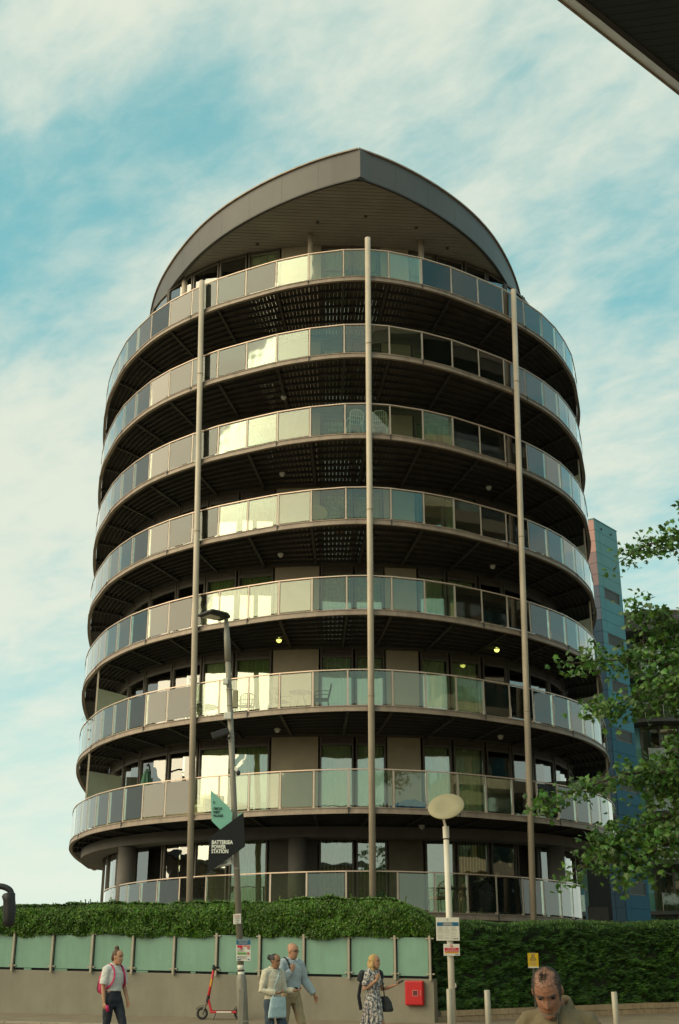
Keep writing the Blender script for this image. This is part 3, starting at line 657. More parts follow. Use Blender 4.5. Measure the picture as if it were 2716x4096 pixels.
# boards run nearly level across the view
bd = Vector((0.985, -0.17)); bp_ = Vector((0.17, 0.985))
cnt = 0
for i in range(-40, 46):
    # board i: strip in direction bd, offset i*0.30 along bp_, clipped to the soffit by starting at the roof edge
    c0 = bp_*(i*0.30); hw = 0.142
    def hit(c): # where the line c + t*bd meets the edge b=0.12
        return (0.12 - c.dot(n_))/bd.dot(n_)
    ca, cb = c0-bp_*hw, c0+bp_*hw
    ta, tb = hit(ca), hit(cb); A0, B0 = ca+bd*ta, cb+bd*tb
    if A0.dot(u_) < -7.4 or A0.dot(u_) > 19: continue
    A1, B1 = A0+bd*10, B0+bd*10
    P4 = [A0, A1, B1, B0]; m.hexa([(p.x, p.y, RH+0.01) for p in P4], [(p.x, p.y, RH+0.05) for p in P4])
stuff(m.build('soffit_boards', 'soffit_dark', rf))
m = MB(); prof = [(0.10, RH-0.02), (-0.30, RH+0.26), (-0.36, RH+0.30), (-0.36, RH+0.55), (0.10, RH+0.55)]
m.rings([[nb(a, b, z) for b, z in prof] for a in (-7.6, 20)]); m.build('roof_edge', 'lip_grey', rf)
m = MB(); nbox(m, -7.6, 20, 0.13, 0.30, RH-0.05, RH+0.008); m.build('shadow_gap', 'joist_steel', rf)
m = MB(); nbox(m, -7.6, 20, -0.42, -0.365, RH+0.27, RH+0.62); m.build('gutter', 'fascia_paint', rf)
m = MB(); nbox(m, 3.5, 22, 3.2, 14, 0, RH-0.06); bd_ = m.build('wall', 'wall_render', NB)
for k in range(9):
    z = 2.6+k*2.95
    m = MB(); nbox(m, 3.5, 22, 1.8, 3.19, z, z+0.55); sl = m.build('balcony', 'cream', NB)
    m = MB(); nbox(m, 3.5, 22, 1.82, 1.84, z+0.56, z+1.2); m.build('glass_panel', 'rail_glass', sl)
    for i in range(9):
        a = 3.8+i*2.0; m = MB(); nbox(m, a, a+1.7, 3.10, 3.17, z+0.6, z+2.75); m.build('window', 'window_glass', NB)
    for i in range(4):
        b = 4.0+i*2.4; m = MB(); nbox(m, 3.42, 3.48, b, b+1.9, z+0.7, z+2.7); m.build('window', 'window_glass', NB)

# ------------------------------------------------------------------ unseen blocks added across the street and left, sized for light and reflections
for lab, px_, py_, rz_, ln_, hh in (('low unseen brick block added across the street, sized for reflections in the lower panes', 16, -36, 0.0, 76, 10), ('unseen brick block added far to the left, sized for reflections in the left-hand panes', -66, -6, R(-90), 92, 10)):
    OB = empty('apartment_building', (px_, py_, 0), rz_); tag(OB, lab, 'building')
    m = MB(); m.box((0, -6, hh/2-0.5), (ln_, 12, hh+1)); m.build('wall', 'opposite_brick', OB)
    m = MB(); m.box((0, -6, hh+0.3), (ln_+1, 13, 0.5)); m.build('roof', 'roof_zinc', OB)
    for k in range(int(hh/3.2)-1):
        m = MB(); m.box((0, 0.35, 3.3+k*3.2), (ln_, 0.7, 0.35)); m.build('balcony', 'cream', OB)
        for i in range(int(ln_/4.4)):
            m = MB(); m.box((-ln_/2+3+i*4.4, 0.05, 1.9+k*3.2), (2.4, 0.08, 1.9)); m.build('window', 'window_glass', OB)

# ------------------------------------------------------------------ low rendered wall with frosted glass fence
LW = 17.0
def wtop(t): return 1.37+(1.56-1.37)*t/10.8
def wbase(t): p = wall_pt(t); return gz(p.y)-0.25
m = MB(); rs = []
for t in (0, LW*0.25, LW*0.5, LW*0.75, LW):
    f, b = wall_pt(t, 0), wall_pt(t, -0.35); rs.append([(f.x, f.y, wbase(t)), (b.x, b.y, wbase(t)), (b.x, b.y, wtop(t)), (f.x, f.y, wtop(t))])
m.rings(rs); tag(m.build('retaining_wall', 'render_wall', bevel=0.012), 'long low beige rendered wall below the frosted glass fence', 'wall')
GF = empty('glass_fence', (WR.x, WR.y, 0)); tag(GF, 'row of frosted green glass panels between metal posts on the low wall', 'fence')
def gl(t, off, z): p = wall_pt(t, off)-WR; return (p.x, p.y, z)
rzw = math.atan2(wdir.y, wdir.x); PT = 1.075; tpos = [0.06, 0.86]
while tpos[-1] < LW-1: tpos.append(tpos[-1]+PT)
for i, t in enumerate(tpos):
    zt = wtop(t)+0.90
    m = MB(); m.bar(gl(t, 0.055, wtop(t)-0.03), gl(t, 0.055, zt), 0.07, 0.05, (wdir.x, wdir.y, 0)); po = m.build('post', 'fence_post', GF)
    for z in (wtop(t)+0.10, zt-0.06):
        for sg in (-1, 1):
            m = MB(); m.bar(gl(t+sg*0.02, 0.05, z), gl(t+sg*0.095, 0.05, z), 0.035, 0.03); m.build('clamp', 'fence_post', po)
for i in range(len(tpos)-1):
    a, b = tpos[i]+0.05, tpos[i+1]-0.05
    m = MB(); m.rings([[gl(q, 0.02, wtop(q)+0.055), gl(q, 0.006, wtop(q)+0.055), gl(q, 0.006, wtop(q)+0.86), gl(q, 0.02, wtop(q)+0.86)] for q in (a, b)]); m.build('glass_panel', 'frosted', GF)
# black sheet keeping the gap below the panes dark, and rubble strip there
m = MB(); m.rings([[gl(q, -0.05, wtop(q)+0.002), gl(q, -0.09, wtop(q)+0.002), gl(q, -0.09, wtop(q)+0.80), gl(q, -0.05, wtop(q)+0.80)] for q in (0.05, LW)]); m.build('gap_dark_sheet', 'cloth_black', GF)
for i in range(16):
    t = 0.9+i*1.01+random.uniform(-.3, .3)
    if t < LW: m = MB(); m.bar(gl(t, -0.02, wtop(t)+0.03), gl(t+random.uniform(.1, .35), -0.02, wtop(t)+0.03), 0.03, 0.05); m.build('packer', 'frosted', GF)

# ------------------------------------------------------------------ hedges
def leaf_quad(V, F, c, nrm, upv, ln, wd, fold=0.25):
    x = nrm.cross(upv)
    if x.length < 1e-3: x = Vector((1, 0, 0))
    x.normalize(); y = x.cross(nrm); y.normalize(); b = len(V)
    V += [c-y*ln*0.5, c+x*wd*0.5+nrm*wd*fold, c+y*ln*0.5, c-x*wd*0.5+nrm*wd*fold, ]
    F += [(b, b+1, b+2), (b, b+2, b+3)]
from mathutils import noise as mn
def hash_lump(p, sc=0.8): return mn.noise(Vector(p)*sc)
rh = random.Random(11)
# front hedge: broad leaved, swelling over the glass fence
HG = empty('hedge', (0, 0, 0)); tag(HG, 'bushy broad-leaved green hedge spilling over the frosted glass fence', 'hedge')
def hd(t, off): p = wall_pt(t, off); return p
def htop(t):
    base = 3.15+0.025*math.sin(t*0.9)+0.015*math.sin(t*2.3+1)
    if t < 1.2: base -= 0.55*(1-t/1.2)**2
    if t > 6: base -= 0.012*(t-6)
    return base
def hbot(t): return 2.23+0.025*math.sin(t*1.7)+0.03*math.sin(t*4.1+0.5)+0.012*t
m = MB(); rs = []
for t in frange(0.22, LW, 60):
    q = [(0.0, hbot(t)+0.07), (-1.5, hbot(t)-0.3), (-1.5, htop(t)-0.16), (-0.35, htop(t)-0.12), (-0.02, htop(t)-0.36)]
    rs.append([(hd(t, o).x, hd(t, o).y, z) for o, z in q])
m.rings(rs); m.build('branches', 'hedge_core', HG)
V, F = [], []
for i in range(52000):
    t = rh.uniform(-0.05, LW); u = rh.random()
    w3 = Vector((wn.x, wn.y, 0)); up = Vector((0, 0, 1))
    zb_, zt_ = hbot(t), htop(t); prof = rh.random()
    if prof < 0.62:
        f = rh.random(); z = zb_+(zt_-0.12-zb_)*f; o = 0.10+0.05*math.sin(f*3.1)-0.10*max(0, f-0.8)/0.2; nr = w3*1.0+up*0.25
    else:
        f = rh.random(); o = 0.02-1.4*f; z = zt_-0.06-0.06*f; nr = up+w3*0.5
    if t < 0.6 and prof < 0.62 and rh.random() < 0.3: nr = nr - Vector((wdir.x, wdir.y, 0))
    p2 = hd(t, 0); l = hash_lump((p2.x, p2.y, z*1.3), 2.2)*0.10 + hash_lump((p2.x, p2.y, z), 5.5)*0.06
    q = hd(t, o+l-abs(rh.gauss(0, 0.05))); c = Vector((q.x, q.y, z+(l*0.7 if prof >= 0.62 else 0)))
    nr = (nr.normalized()+Vector((rh.uniform(-1, 1), rh.uniform(-1, 1), rh.uniform(-.5, 1)))*0.75).normalized()
    leaf_quad(V, F, c, nr, Vector((rh.uniform(-1, 1), rh.uniform(-1, 1), -0.6)), rh.uniform(0.065, 0.105), rh.uniform(0.045, 0.07))
for i in range(70):     # shoots that stick out of the top
    t = rh.uniform(0.3, LW); h = rh.uniform(0.02, 0.12); o = rh.uniform(-1.2, -0.1); q = hd(t, o); dx = Vector((rh.uniform(-.3, .3), rh.uniform(-.3, .3), 1))
    for k in range(7):
        c = Vector((q.x, q.y, htop(t)-0.06))+dx*h*k/6
        leaf_quad(V, F, c, Vector((rh.uniform(-1, 1), -1, rh.uniform(0, 1))).normalized(), Vector((rh.uniform(-1, 1), rh.uniform(-1, 1), 0.6)), 0.055, 0.03)
m = MB(); m.v = V; m.f = F; stuff(m.build('foliage', 'hedge_leaf', HG, fix=False))
# right hedge: clipped conifer with slanting sprays
YH = empty('hedge', (0, 0, 0)); tag(YH, 'dark clipped conifer hedge with a flat top behind the yellow warning sign', 'hedge')
YA, YB = Vector((2.14, 28.35)), Vector((9.6, 32.1)); yd = (YB-YA).normalized(); yn = Vector((yd.y, -yd.x)); YL = (YB-YA).length
def yp(t, off): return YA+yd*t+yn*off
def ytop(t): return 2.60+0.012*t+0.03*math.sin(t*1.9)
def ybot(t): return gz(yp(t, 0).y)+0.21
m = MB(); rs = []
for t in frange(0.05, YL, 30):
    rs.append([(yp(t, o).x, yp(t, o).y, z) for o, z in ((-0.10, ybot(t)), (-1.5, ybot(t)), (-1.5, ytop(t)-0.12), (-0.30, ytop(t)-0.10), (-0.10, ytop(t)-0.25))])
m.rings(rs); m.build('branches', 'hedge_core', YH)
V, F = [], []; V2, F2 = [], []
for i in range(40000):
    t = rh.uniform(0.02, YL); y3 = Vector((yn.x, yn.y, 0)); x3 = Vector((yd.x, yd.y, 0)); up = Vector((0, 0, 1))
    if rh.random() < 0.68:
        z = rh.uniform(ybot(t)-0.02, ytop(t)-0.05); p = yp(t, 0); wv = p.x*0.6+p.y*0.3
        # sprays gather in slanting tiers
        tier = (z - 0.30*t)*3.4 + 2.6*hash_lump((wv, z*1.6, t*0.9), 1.1)+0.9*hash_lump((wv, z*2, t), 4.0); ph = abs(((tier*0.5) % 1.0)*2-1)
        o = -0.12+0.17*ph + 0.05*hash_lump((wv*2, z*3, 1), 2.0)
        q = yp(t, o-abs(rh.gauss(0, .02))); nr = (y3+up*0.55+Vector((rh.uniform(-1, 1), rh.uniform(-1, 1), rh.uniform(-1, 1)))*0.45).normalized()
        dr = (x3*rh.uniform(0.6, 1.0)+up*rh.uniform(0.1, 0.5)+y3*0.5).normalized()
        leaf_quad(V, F, Vector((q.x, q.y, z)), nr, dr, rh.uniform(0.08, 0.20), rh.uniform(0.018, 0.034), 0.1)
    else:
        o = rh.uniform(-1.4, 0.03); q = yp(t, o); l = 0.05*hash_lump((q.x, q.y, 3), 2.5)
        c = Vector((q.x, q.y, ytop(t)-0.03+l+rh.uniform(-.05, .03)-(0.10 if o > -0.08 else 0)))
        dr = Vector((rh.uniform(-.6, .6), rh.uniform(-.6, .6), 1)).normalized(); nr = (y3+Vector((rh.uniform(-1, 1), rh.uniform(-1, 1), .3))).normalized()
        leaf_quad(V2, F2, c, nr, dr, rh.uniform(0.05, 0.12), rh.uniform(0.016, 0.03), 0.1)
m = MB(); m.v = V; m.f = F; stuff(m.build('foliage', 'yew_leaf', YH, fix=False))
m = MB(); m.v = V2; m.f = F2; stuff(m.build('top_growth', 'yew_top', YH, fix=False))
# planting bed kerb of tan blocks below it
BW = empty('block_kerb', (YA.x, YA.y, 0)); tag(BW, 'low edging wall of tan blocks in two courses under the conifer hedge', 'wall')
def yb_(t, o, z): p = yp(t, o)-YA; return (p.x, p.y, z)
for r in range(2):
    t = -0.05+(0.11 if r else 0)
    while t < YL:
        ln = 0.225; z0 = gz(yp(t, 0).y)-0.03+r*0.125; a, b = t+0.004, t+ln-0.004; of = 0.10+random.uniform(-.004, .004)+(0.012 if r else 0)
        m = MB(); m.hexa([yb_(a, of, z0), yb_(b, of, z0), yb_(b, -0.08, z0), yb_(a, -0.08, z0)], [yb_(a, of, z0+0.118), yb_(b, of, z0+0.118), yb_(b, -0.08, z0+0.118), yb_(a, -0.08, z0+0.118)])
        m.build('block', 'block_tan', BW); t += ln
m = MB(); m.rings([[yb_(t, 0.085, gz(yp(t, 0).y)-0.05), yb_(t, -0.2, gz(yp(t, 0).y)-0.05), yb_(t, -0.2, gz(yp(t, 0).y)+0.2), yb_(t, 0.085, gz(yp(t, 0).y)+0.2)] for t in frange(-0.04, YL, 6)]); m.build('mortar', 'concrete', BW)

# ------------------------------------------------------------------ tree on the right, its boughs reaching into view
TR = empty('plane_tree', (8.3, 21.5, gz(21.5))); tag(TR, 'leafy tree with lobed green leaves reaching in from the right edge', 'tree')
T0 = Vector((8.3, 21.5, gz(21.5)))
rt = random.Random(5); tv, tf = [], []
OUT = [(0, -0.05), (.16, .02), (.42, -.02), (.34, .20), (.55, .42), (.30, .44), (.22, .62), (.13, .58), (0, .98)]
OUT = OUT + [(-x, y) for x, y in OUT[-2:0:-1]]
def lobed(c, nrm, upv, size):
    x = nrm.cross(upv); x = x.normalized() if x.length > 1e-3 else Vector((1, 0, 0)); y = x.cross(nrm).normalized(); b = len(tv)
    cx = c+y*0.3*size+nrm*0.04*size; tv.append(cx)
    for px, py in OUT: tv.append(c+x*px*size+y*py*size-nrm*abs(px)*0.22*size)
    n = len(OUT)
    for i in range(n): tf.append((b, b+1+i, b+1+(i+1) % n))
wood = MB()
wood.tube([T0, T0+Vector((0.1, 0, 2.2)), T0+Vector((-.1, .1, 5)), T0+Vector((.2, .2, 8)), T0+Vector((.1, .3, 11)), T0+Vector((.3, .3, 13.5))], [.26, .21, .18, .13, .08, .03], 12)
def bough(start, pts, dens, spread, r0=0.06):
    P = [start]+pts; C_ = catmull([tuple(p) for p in P], 8); n = len(C_)
    wood.tube(C_, [max(0.006, r0*(1-0.9*i/(n-1))) for i in range(n)], 6)
    ln = sum((C_[i+1]-C_[i]).length for i in range(n-1)); k = int(ln*dens*0.66); spread *= 0.88
    for i in range(k):
        f = rt.uniform(0.22, 1.0); j = int(f*(n-1)); c = C_[j]; s = spread*(0.45+0.75*math.sin(min(1, f*1.05)*math.pi*0.85))
        tip = c+Vector((rt.gauss(0, 1)*s, rt.gauss(0, 1)*s*1.2, rt.gauss(-0.15, .62)*s))
        if rt.random() < 0.7: wood.tube([c, c.lerp(tip, .5)+Vector((0, 0, .04)), tip], [0.010, 0.006, 0.003], 4)
        for q in range(rt.randint(8, 13)):
            lc = tip+Vector((rt.gauss(0, .125), rt.gauss(0, .125), rt.gauss(0, .095)))
            nr = Vector((rt.gauss(0, .7), rt.gauss(-.25, .7), rt.uniform(.15, 1.1))).normalized()
            lobed(lc, nr, Vector((rt.uniform(-1, 1), rt.uniform(-1, 1), rt.uniform(-1, -0.1))), rt.uniform(0.07, 0.145))
def st(h): return T0+Vector((0, .1, h))
D = 21.0
bough(st(10.5), [PX(2960, 2350, D+.3), PX(2780, 2180, D), PX(2620, 2170, D-.3), PX(2475, 2250, D-.5)], 20, 0.17)
bough(st(10.0), [PX(2990, 2420, D+1.2), PX(2900, 2380, D+1.2)], 6, 0.2)
bough(st(11.0), [PX(2960, 2150, D+.3), PX(2860, 2060, D), PX(2712, 2030, D-.3)], 12, 0.10)
bough(st(9.5), [PX(3000, 2700, D+.5), PX(2820, 2520, D+.2), PX(2660, 2470, D), PX(2545, 2430, D)], 22, 0.26)
bough(st(9.0), [PX(3000, 2760, D+.8), PX(2840, 2640, D+.8), PX(2700, 2580, D+.6), PX(2560, 2560, D+.5)], 26, 0.34)
bough(st(8.5), [PX(3000, 2800, D+.4), PX(2800, 2700, D+.2), PX(2560, 2640, D), PX(2270, 2655, D-.6)], 22, 0.155)
bough(st(8.5), [PX(3000, 2860, D+.2), PX(2800, 2740, D), PX(2600, 2770, D-.2), PX(2380, 2850, D-.5)], 26, 0.22)
bough(st(8.0), [PX(3000, 2850, D-.4), PX(2850, 2740, D-.5), PX(2740, 2740, D-.5), PX(2640, 2800, D-.6)], 26, 0.32)
bough(st(7.0), [PX(3000, 3300, D+.4), PX(2800, 3120, D+.2), PX(2560, 3090, D), PX(2340, 3150, D-.4), PX(2165, 3215, D-.8)], 17, 0.125)
bough(st(6.8), [PX(3000, 3350, D+.6), PX(2830, 3180, D+.6), PX(2720, 3120, D+.6), PX(2620, 3160, D+.5)], 30, 0.34)
bough(st(6.5), [PX(3000, 3400, D+.2), PX(2830, 3260, D), PX(2680, 3260, D), PX(2520, 3330, D-.2), PX(2430, 3400, D-.4)], 28, 0.24)
bough(st(6.2), [PX(3000, 3450, D-.2), PX(2830, 3330, D-.4), PX(2700, 3360, D-.5), PX(2560, 3440, D-.6), PX(2500, 3510, D-.6)], 22, 0.20)
bough(PX(2520, 3330, D-.2), [PX(2440, 3385, D-.4), PX(2340, 3460, D-.5), PX(2255, 3515, D-.6)], 13, 0.09, 0.02)
bough(st(7.4), [PX(3000, 3100, D+.9), PX(2850, 3020, D+.9), PX(2740, 3000, D+.9), PX(2680, 3060, D+.8)], 22, 0.26)
# the rest of the crown, outside the frame to the right
for i in range(26):
    a = rt.uniform(-1.1, 1.1); h = rt.uniform(4.5, 12.0); l = rt.uniform(2.0, 3.2); a *= 0.8 if h < 8 else 0.5
    e_ = T0+Vector((math.cos(a)*l+1.0, math.sin(a)*l, h+rt.uniform(.2, 1.2)))
    bough(st(h-0.4), [T0+Vector((math.cos(a)*l*.5, math.sin(a)*l*.5, h+.2)), e_], 10, 0.42, 0.04)
o = wood.build('trunk', 'bark', TR, smooth=True); o.matrix_parent_inverse = Matrix.Translation(-T0)
m = MB(); m.v = tv; m.f = tf; o = stuff(m.build('crown', 'tree_leaf', TR, fix=False)); o.matrix_parent_inverse = Matrix.Translation(-T0)

# ------------------------------------------------------------------ grey street lamp with direction signs
LB = Vector((-1.46, 20.0, gz(20)-0.03)); LT = PX(905, 2478, 20.0)
SLm = empty('street_lamp', LB); tag(SLm, 'tall grey street lamp leaning left, hung with cameras and direction signs', 'street lamp')
def on(z): f = (z-LB.z)/(LT.z-LB.z); return LB.lerp(LT, f)
def kid(o, P0=LB): o.matrix_parent_inverse = Matrix.Translation(-Vector(P0)); return o
zc = PX(975, 3912, 20).z
m = MB(); m.tube([on(LB.z-0.1), on(zc-0.04), on(zc+0.04), on(zc+0.06)], [0.088, 0.084, 0.066, 0.05], 20); kid(m.build('sleeve', 'lamp_grey', SLm, smooth=True))
m = MB(); m.tube([on(zc), on(4.5), on(LT.z-0.75)], [0.051, 0.050, 0.047], 18); kid(m.build('pole', 'lamp_grey', SLm, smooth=True))
m = MB(); m.tube([on(LT.z-0.76), on(LT.z-0.35), on(LT.z+0.02)], [0.056, 0.054, 0.035], 16); kid(m.build('spigot', 'lamp_grey', SLm, smooth=True))
m = MB(); c = LT+Vector((-0.20, -0.05, 0.06)); hp = [(-0.30, -0.02), (-0.02, -0.34), (0.25, -0.10), (0.27, 0.08), (0.08, 0.26)]
m.rings([[c+Vector((x*s_, y*s_, z)) for x, y in hp] for s_, z in ((0.92, -0.035), (1.0, -0.01), (0.98, 0.02), (0.6, 0.06))]); kid(m.build('lamp_head', 'black_metal', SLm))
m = MB(); m.rings([[c+Vector((x*0.55-0.05, y*0.6, z)) for x, y in hp] for z in (-0.045, -0.034)]); kid(m.build('lens', 'sign_white', SLm))
m = MB(); m.box(on(1.0)+Vector((-0.02, -0.083, 0)), (0.085, 0.02, 0.62)); kid(m.build('access_door', 'lamp_grey', SLm, bevel=0.006))
m = MB(); m.tube([on(0.83), on(0.845)], 0.0925, 20); kid(m.build('band', 'fence_post', SLm))
def lampbox(name, px, py, size, mt, dy=-0.08, rot=None, bev=0.008):
    p = PX(px, py, 20.0+dy); m = MB(); m.box(p, size, 0, rot); return kid(m.build(name, mt, SLm, bevel=bev))
lampbox('radio_unit', 902, 2726, (0.085, 0.09, 0.10), 'sign_white')
lampbox('radio_unit', 911, 2864, (0.12, 0.10, 0.115), 'sign_white')
lampbox('control_box', 942, 2797, (0.085, 0.10, 0.30), 'disc_cream', 0.0)
o = lampbox('camera', 882, 2934, (0.30, 0.11, 0.10), 'black_metal', -0.12, Matrix.Rotation(R(-18), 3, 'Y'))
m = MB(); m.bar(PX(905, 2955, 19.9), PX(922, 2952, 20), 0.03, 0.03); kid(m.build('camera_arm', 'black_metal', SLm))
m = MB(); m.ball(PX(953, 3092, 19.95), (0.038, 0.038, 0.045)); kid(m.build('dome_camera', 'black_metal', SLm, smooth=True))
m = MB(); m.bar(PX(936, 3070, 19.98), PX(951, 3082, 19.96), 0.03, 0.05); kid(m.build('camera_bracket', 'sign_white', SLm))
for py in (2758, 2820, 2946, 2962, 3062, 3070, 3475):
    z = PX(930, py, 20).z; m = MB(); m.tube([on(z-0.008), on(z+0.008)], 0.056, 16); kid(m.build('clamp_band', 'fence_post', SLm))
def plate(name, pts, d, mt, th=0.012, label=None, bev=0.0):
    P = [PX(x, y, d) for x, y in pts]; m = MB(); m.rings([[Vector((p.x, d, p.z)) for p in P], [Vector((p.x, d+th, p.z)) for p in P]])
    return kid(m.build(name, mt, SLm, bevel=bev))
def ptext(body, px, py, d, hpx, mt, parent, al='LEFT', sx=1.0, bold=0.0, P0=LB):
    p = PX(px, py, d); size = hpx*d*0.95/FPX/0.70
    o = text('lettering', body, size, mt, parent, p, align=al, sx=sx, bold=bold); o.matrix_parent_inverse = Matrix.Translation(-Vector(P0)); return o
o = plate('direction_sign', [(842.5, 3160), (918, 3230), (930, 3254), (925, 3290), (883, 3320), (846, 3283)], 19.88, 'sign_teal')
o['label'] = 'pale green pointed plate reading Circus West Village'
for i, b in enumerate(('CIRCUS', 'WEST', 'VILLAGE')): ptext(b, 852, 3238.5+i*14.2, 19.87, 9.5, 'sign_black', SLm, sx=0.80, bold=0.001)
m = MB(); p = PX(855.5, 3216, 19.87); m.bar(p, p+Vector((0, 0, 0.04)), 0.006, 0.006, (0, 1, 0)); m.bar(p+Vector((0, 0, 0.045)), p+Vector((0.014, 0, 0.026)), 0.006, 0.006, (0, 1, 0)); m.bar(p+Vector((0, 0, 0.045)), p+Vector((-0.014, 0, 0.026)), 0.006, 0.006, (0, 1, 0)); kid(m.build('arrow', 'sign_black', SLm))
plate('direction_sign', [(951, 3257), (972, 3249), (974, 3262), (952, 3275)], 19.96, 'sign_teal')
o = plate('direction_sign', [(838, 3350), (974, 3250), (980, 3386), (829, 3494)], 19.82, 'sign_black'); o['label'] = 'black slanted plate reading Battersea Power Station'
for i, b in enumerate(('BATTERSEA', 'POWER', 'STATION')): ptext(b, 846.5+(-0.7*i), 3376+i*18.2, 19.81, 14.5, 'sign_text', SLm, sx=0.80, bold=0.003)
plate('direction_sign', [(846, 3478), (846, 3455), (918, 3425), (929, 3423), (936, 3440), (931, 3458)], 19.90, 'sign_grey'); o = plate('direction_sign', [(849, 3475), (849, 3457), (918, 3429), (927, 3427), (933, 3441), (929, 3454)], 19.89, 'sign_white'); o['label'] = 'white arrow plate ending in Bank'
o = ptext('te Bank', 876, 3462, 19.88, 9.5, 'sign_black', SLm, sx=0.85, bold=0.0); o.rotation_euler = (math.pi/2, R(-17), 0)
m = MB(); m.bar(PX(925, 3432, 19.88), PX(929, 3441, 19.88), 0.012, 0.006, (0, 1, 0)); m.bar(PX(929, 3441, 19.88), PX(926, 3450, 19.88), 0.012, 0.006, (0, 1, 0)); kid(m.build('chevron', 'frame_dark', SLm))
# parking plate
plate('parking_sign', [(933, 3657), (964, 3654), (964, 3695), (933, 3698)], 19.91, 'sign_white', bev=0.004)
for i, b in enumerate(('No loading', 'Mon-Sat', '7-10am', '4-7pm')): ptext(b, 948.5, 3665+i*9.2, 19.90, 4.6, 'sign_red' if i == 0 else 'frame_dark', SLm, 'CENTER', 0.8)
# information plate with blue head
def rect(x0, y0, x1, y1, d, mt, name='print'): return plate(name, [(x0, y0), (x1, y0), (x1, y1), (x0, y1)], d, mt, 0.003)
plate('notice_plate', [(944.5, 3757), (1002, 3757), (1003, 3844), (945.5, 3844)], 19.89, 'sign_white', bev=0.003)
rect(945, 3757.5, 1001.7, 3779, 19.886, 'sign_blue'); rect(949, 3781, 970, 3791, 19.886, 'sign_red'); rect(972.5, 3781, 999, 3787, 19.886, 'sign_pink'); rect(949, 3810, 986, 3818, 19.886, 'sign_green')
for i in range(3): rect(951+i*2, 3761.5+i*5.5, 995-i*3, 3763.5+i*5.5, 19.883, 'sign_grey')
for i in range(4): rect(949, 3795+i*3.4, 978-(i % 3)*4, 3796.3+i*3.4, 19.886, 'sign_grey')
for i in range(4): rect(957, 3824+i*3.4, 993-(i % 3)*6, 3825.3+i*3.4, 19.886, 'sign_grey')
rect(949, 3837, 963, 3841, 19.886, 'sign_blue'); rect(992, 3836, 998, 3840, 19.886, 'sign_blue'); rect(950, 3826, 955, 3832, 19.886, 'frame_dark')
for x, y in ((966, 3793), (994, 3792), (993, 3814)):
    m = MB(); p = PX(x, y, 19.885); n = 18
    for i in range(n): a, b = 2*math.pi*i/n, 2*math.pi*(i+1)/n; m.bar(p+Vector((math.cos(a)*.018, 0, math.sin(a)*.018)), p+Vector((math.cos(b)*.018, 0, math.sin(b)*.018)), 0.005, 0.003, (0, 1, 0))
    m.bar(p+Vector((-.012, 0, .012)), p+Vector((.012, 0, -.012)), 0.004, 0.003, (0, 1, 0)); m.box(p, (0.009, 0.002, 0.017)); kid(m.build('prohibition_mark', 'sign_red', SLm))
for py0, py1 in ((3860, 3880), (3886, 3906)):
    z0, z1 = PX(975, py1, 20).z, PX(975, py0, 20).z; m = MB(); m.tube([on(z0), on(z1)], 0.0535, 18); kid(m.build('sticker', 'sign_white', SLm, smooth=True))
z0 = PX(975, 3883, 20).z; m = MB(); m.tube([on(z0-0.012), on(z0+0.008)], 0.055, 18); kid(m.build('band', 'black_metal', SLm))

# ------------------------------------------------------------------ white lamp post with a round reflector
WP = PX(1812, 4090, 27.0); WP.z = gz(27.0)-0.02; WT = PX(1783, 3306, 27.0)
WL_ = empty('street_lamp', WP); tag(WL_, 'white lamp post with a tilted round cream reflector disc', 'street lamp')
def won(f): return WP.lerp(WT, f)
def wk(o): o.matrix_parent_inverse = Matrix.Translation(-WP); return o
m = MB(); m.tube([won(-0.02), won(0.93)], [0.073, 0.062], 20); wk(m.build('pole', 'lamp_white', WL_, smooth=True))
m = MB(); m.tube([won(0.925), won(0.94)], 0.052, 16); wk(m.build('neck', 'frame_dark', WL_))
m = MB(); m.tube([won(0.938), won(1.0)], 0.070, 20); wk(m.build('spotlight_housing', 'lamp_white', WL_, smooth=False))
dc = PX(1786, 3233, 26.9); m = MB(); m.bar(WT+Vector((0, 0, -0.02)), WT.lerp(dc, 0.75)+Vector((-.07, 0, -.12)), 0.05, 0.03); wk(m.build('arm', 'lamp_white', WL_))
Md = Matrix.Rotation(R(-17), 3, 'Y') @ Matrix.Rotation(R(46), 3, 'X')
m = MB(); rs = []
for r_, h_ in ((0.02, 0.0), (0.2, 0.012), (0.39, 0.045), (0.415, 0.05), (0.40, 0.07), (0.2, 0.045), (0.02, 0.035)): rs.append([dc+Md @ Vector((r_*math.cos(a), r_*math.sin(a), h_)) for a in frange(0, 2*math.pi, 40)[:-1]])
m.rings(rs); wk(m.build('reflector_disc', 'disc_cream', WL_, smooth=True))
def wplate(name, x0, y0, x1, y1, d, mt, th=0.004, bev=0.0):
    a, b = PX(x0, y1, d), PX(x1, y0, d); m = MB(); m.box(((a.x+b.x)/2, d, (a.z+b.z)/2), (abs(b.x-a.x), th, abs(b.z-a.z))); return wk(m.build(name, mt, WL_, bevel=bev))
DS = 26.9
wplate('notice_plate', 1746, 3670, 1836, 3763, DS, 'sign_white', 0.012, 0.01)
wplate('print', 1748, 3689, 1834, 3704, DS-0.008, 'sign_blue')
wplate('print', 1774, 3690.5, 1806, 3695.5, DS-0.011, 'sign_grey', 0.002); wplate('print', 1771, 3697, 1810, 3702, DS-0.011, 'sign_grey', 0.002)
m = MB(); p = PX(1790, 3682, DS-0.008); m.add([p+Vector((-.022, 0, 0)), p+Vector((.022, 0, 0)), p+Vector((0, 0, .05))], [(0, 1, 2)]); wk(m.build('emblem', 'sign_grey', WL_))
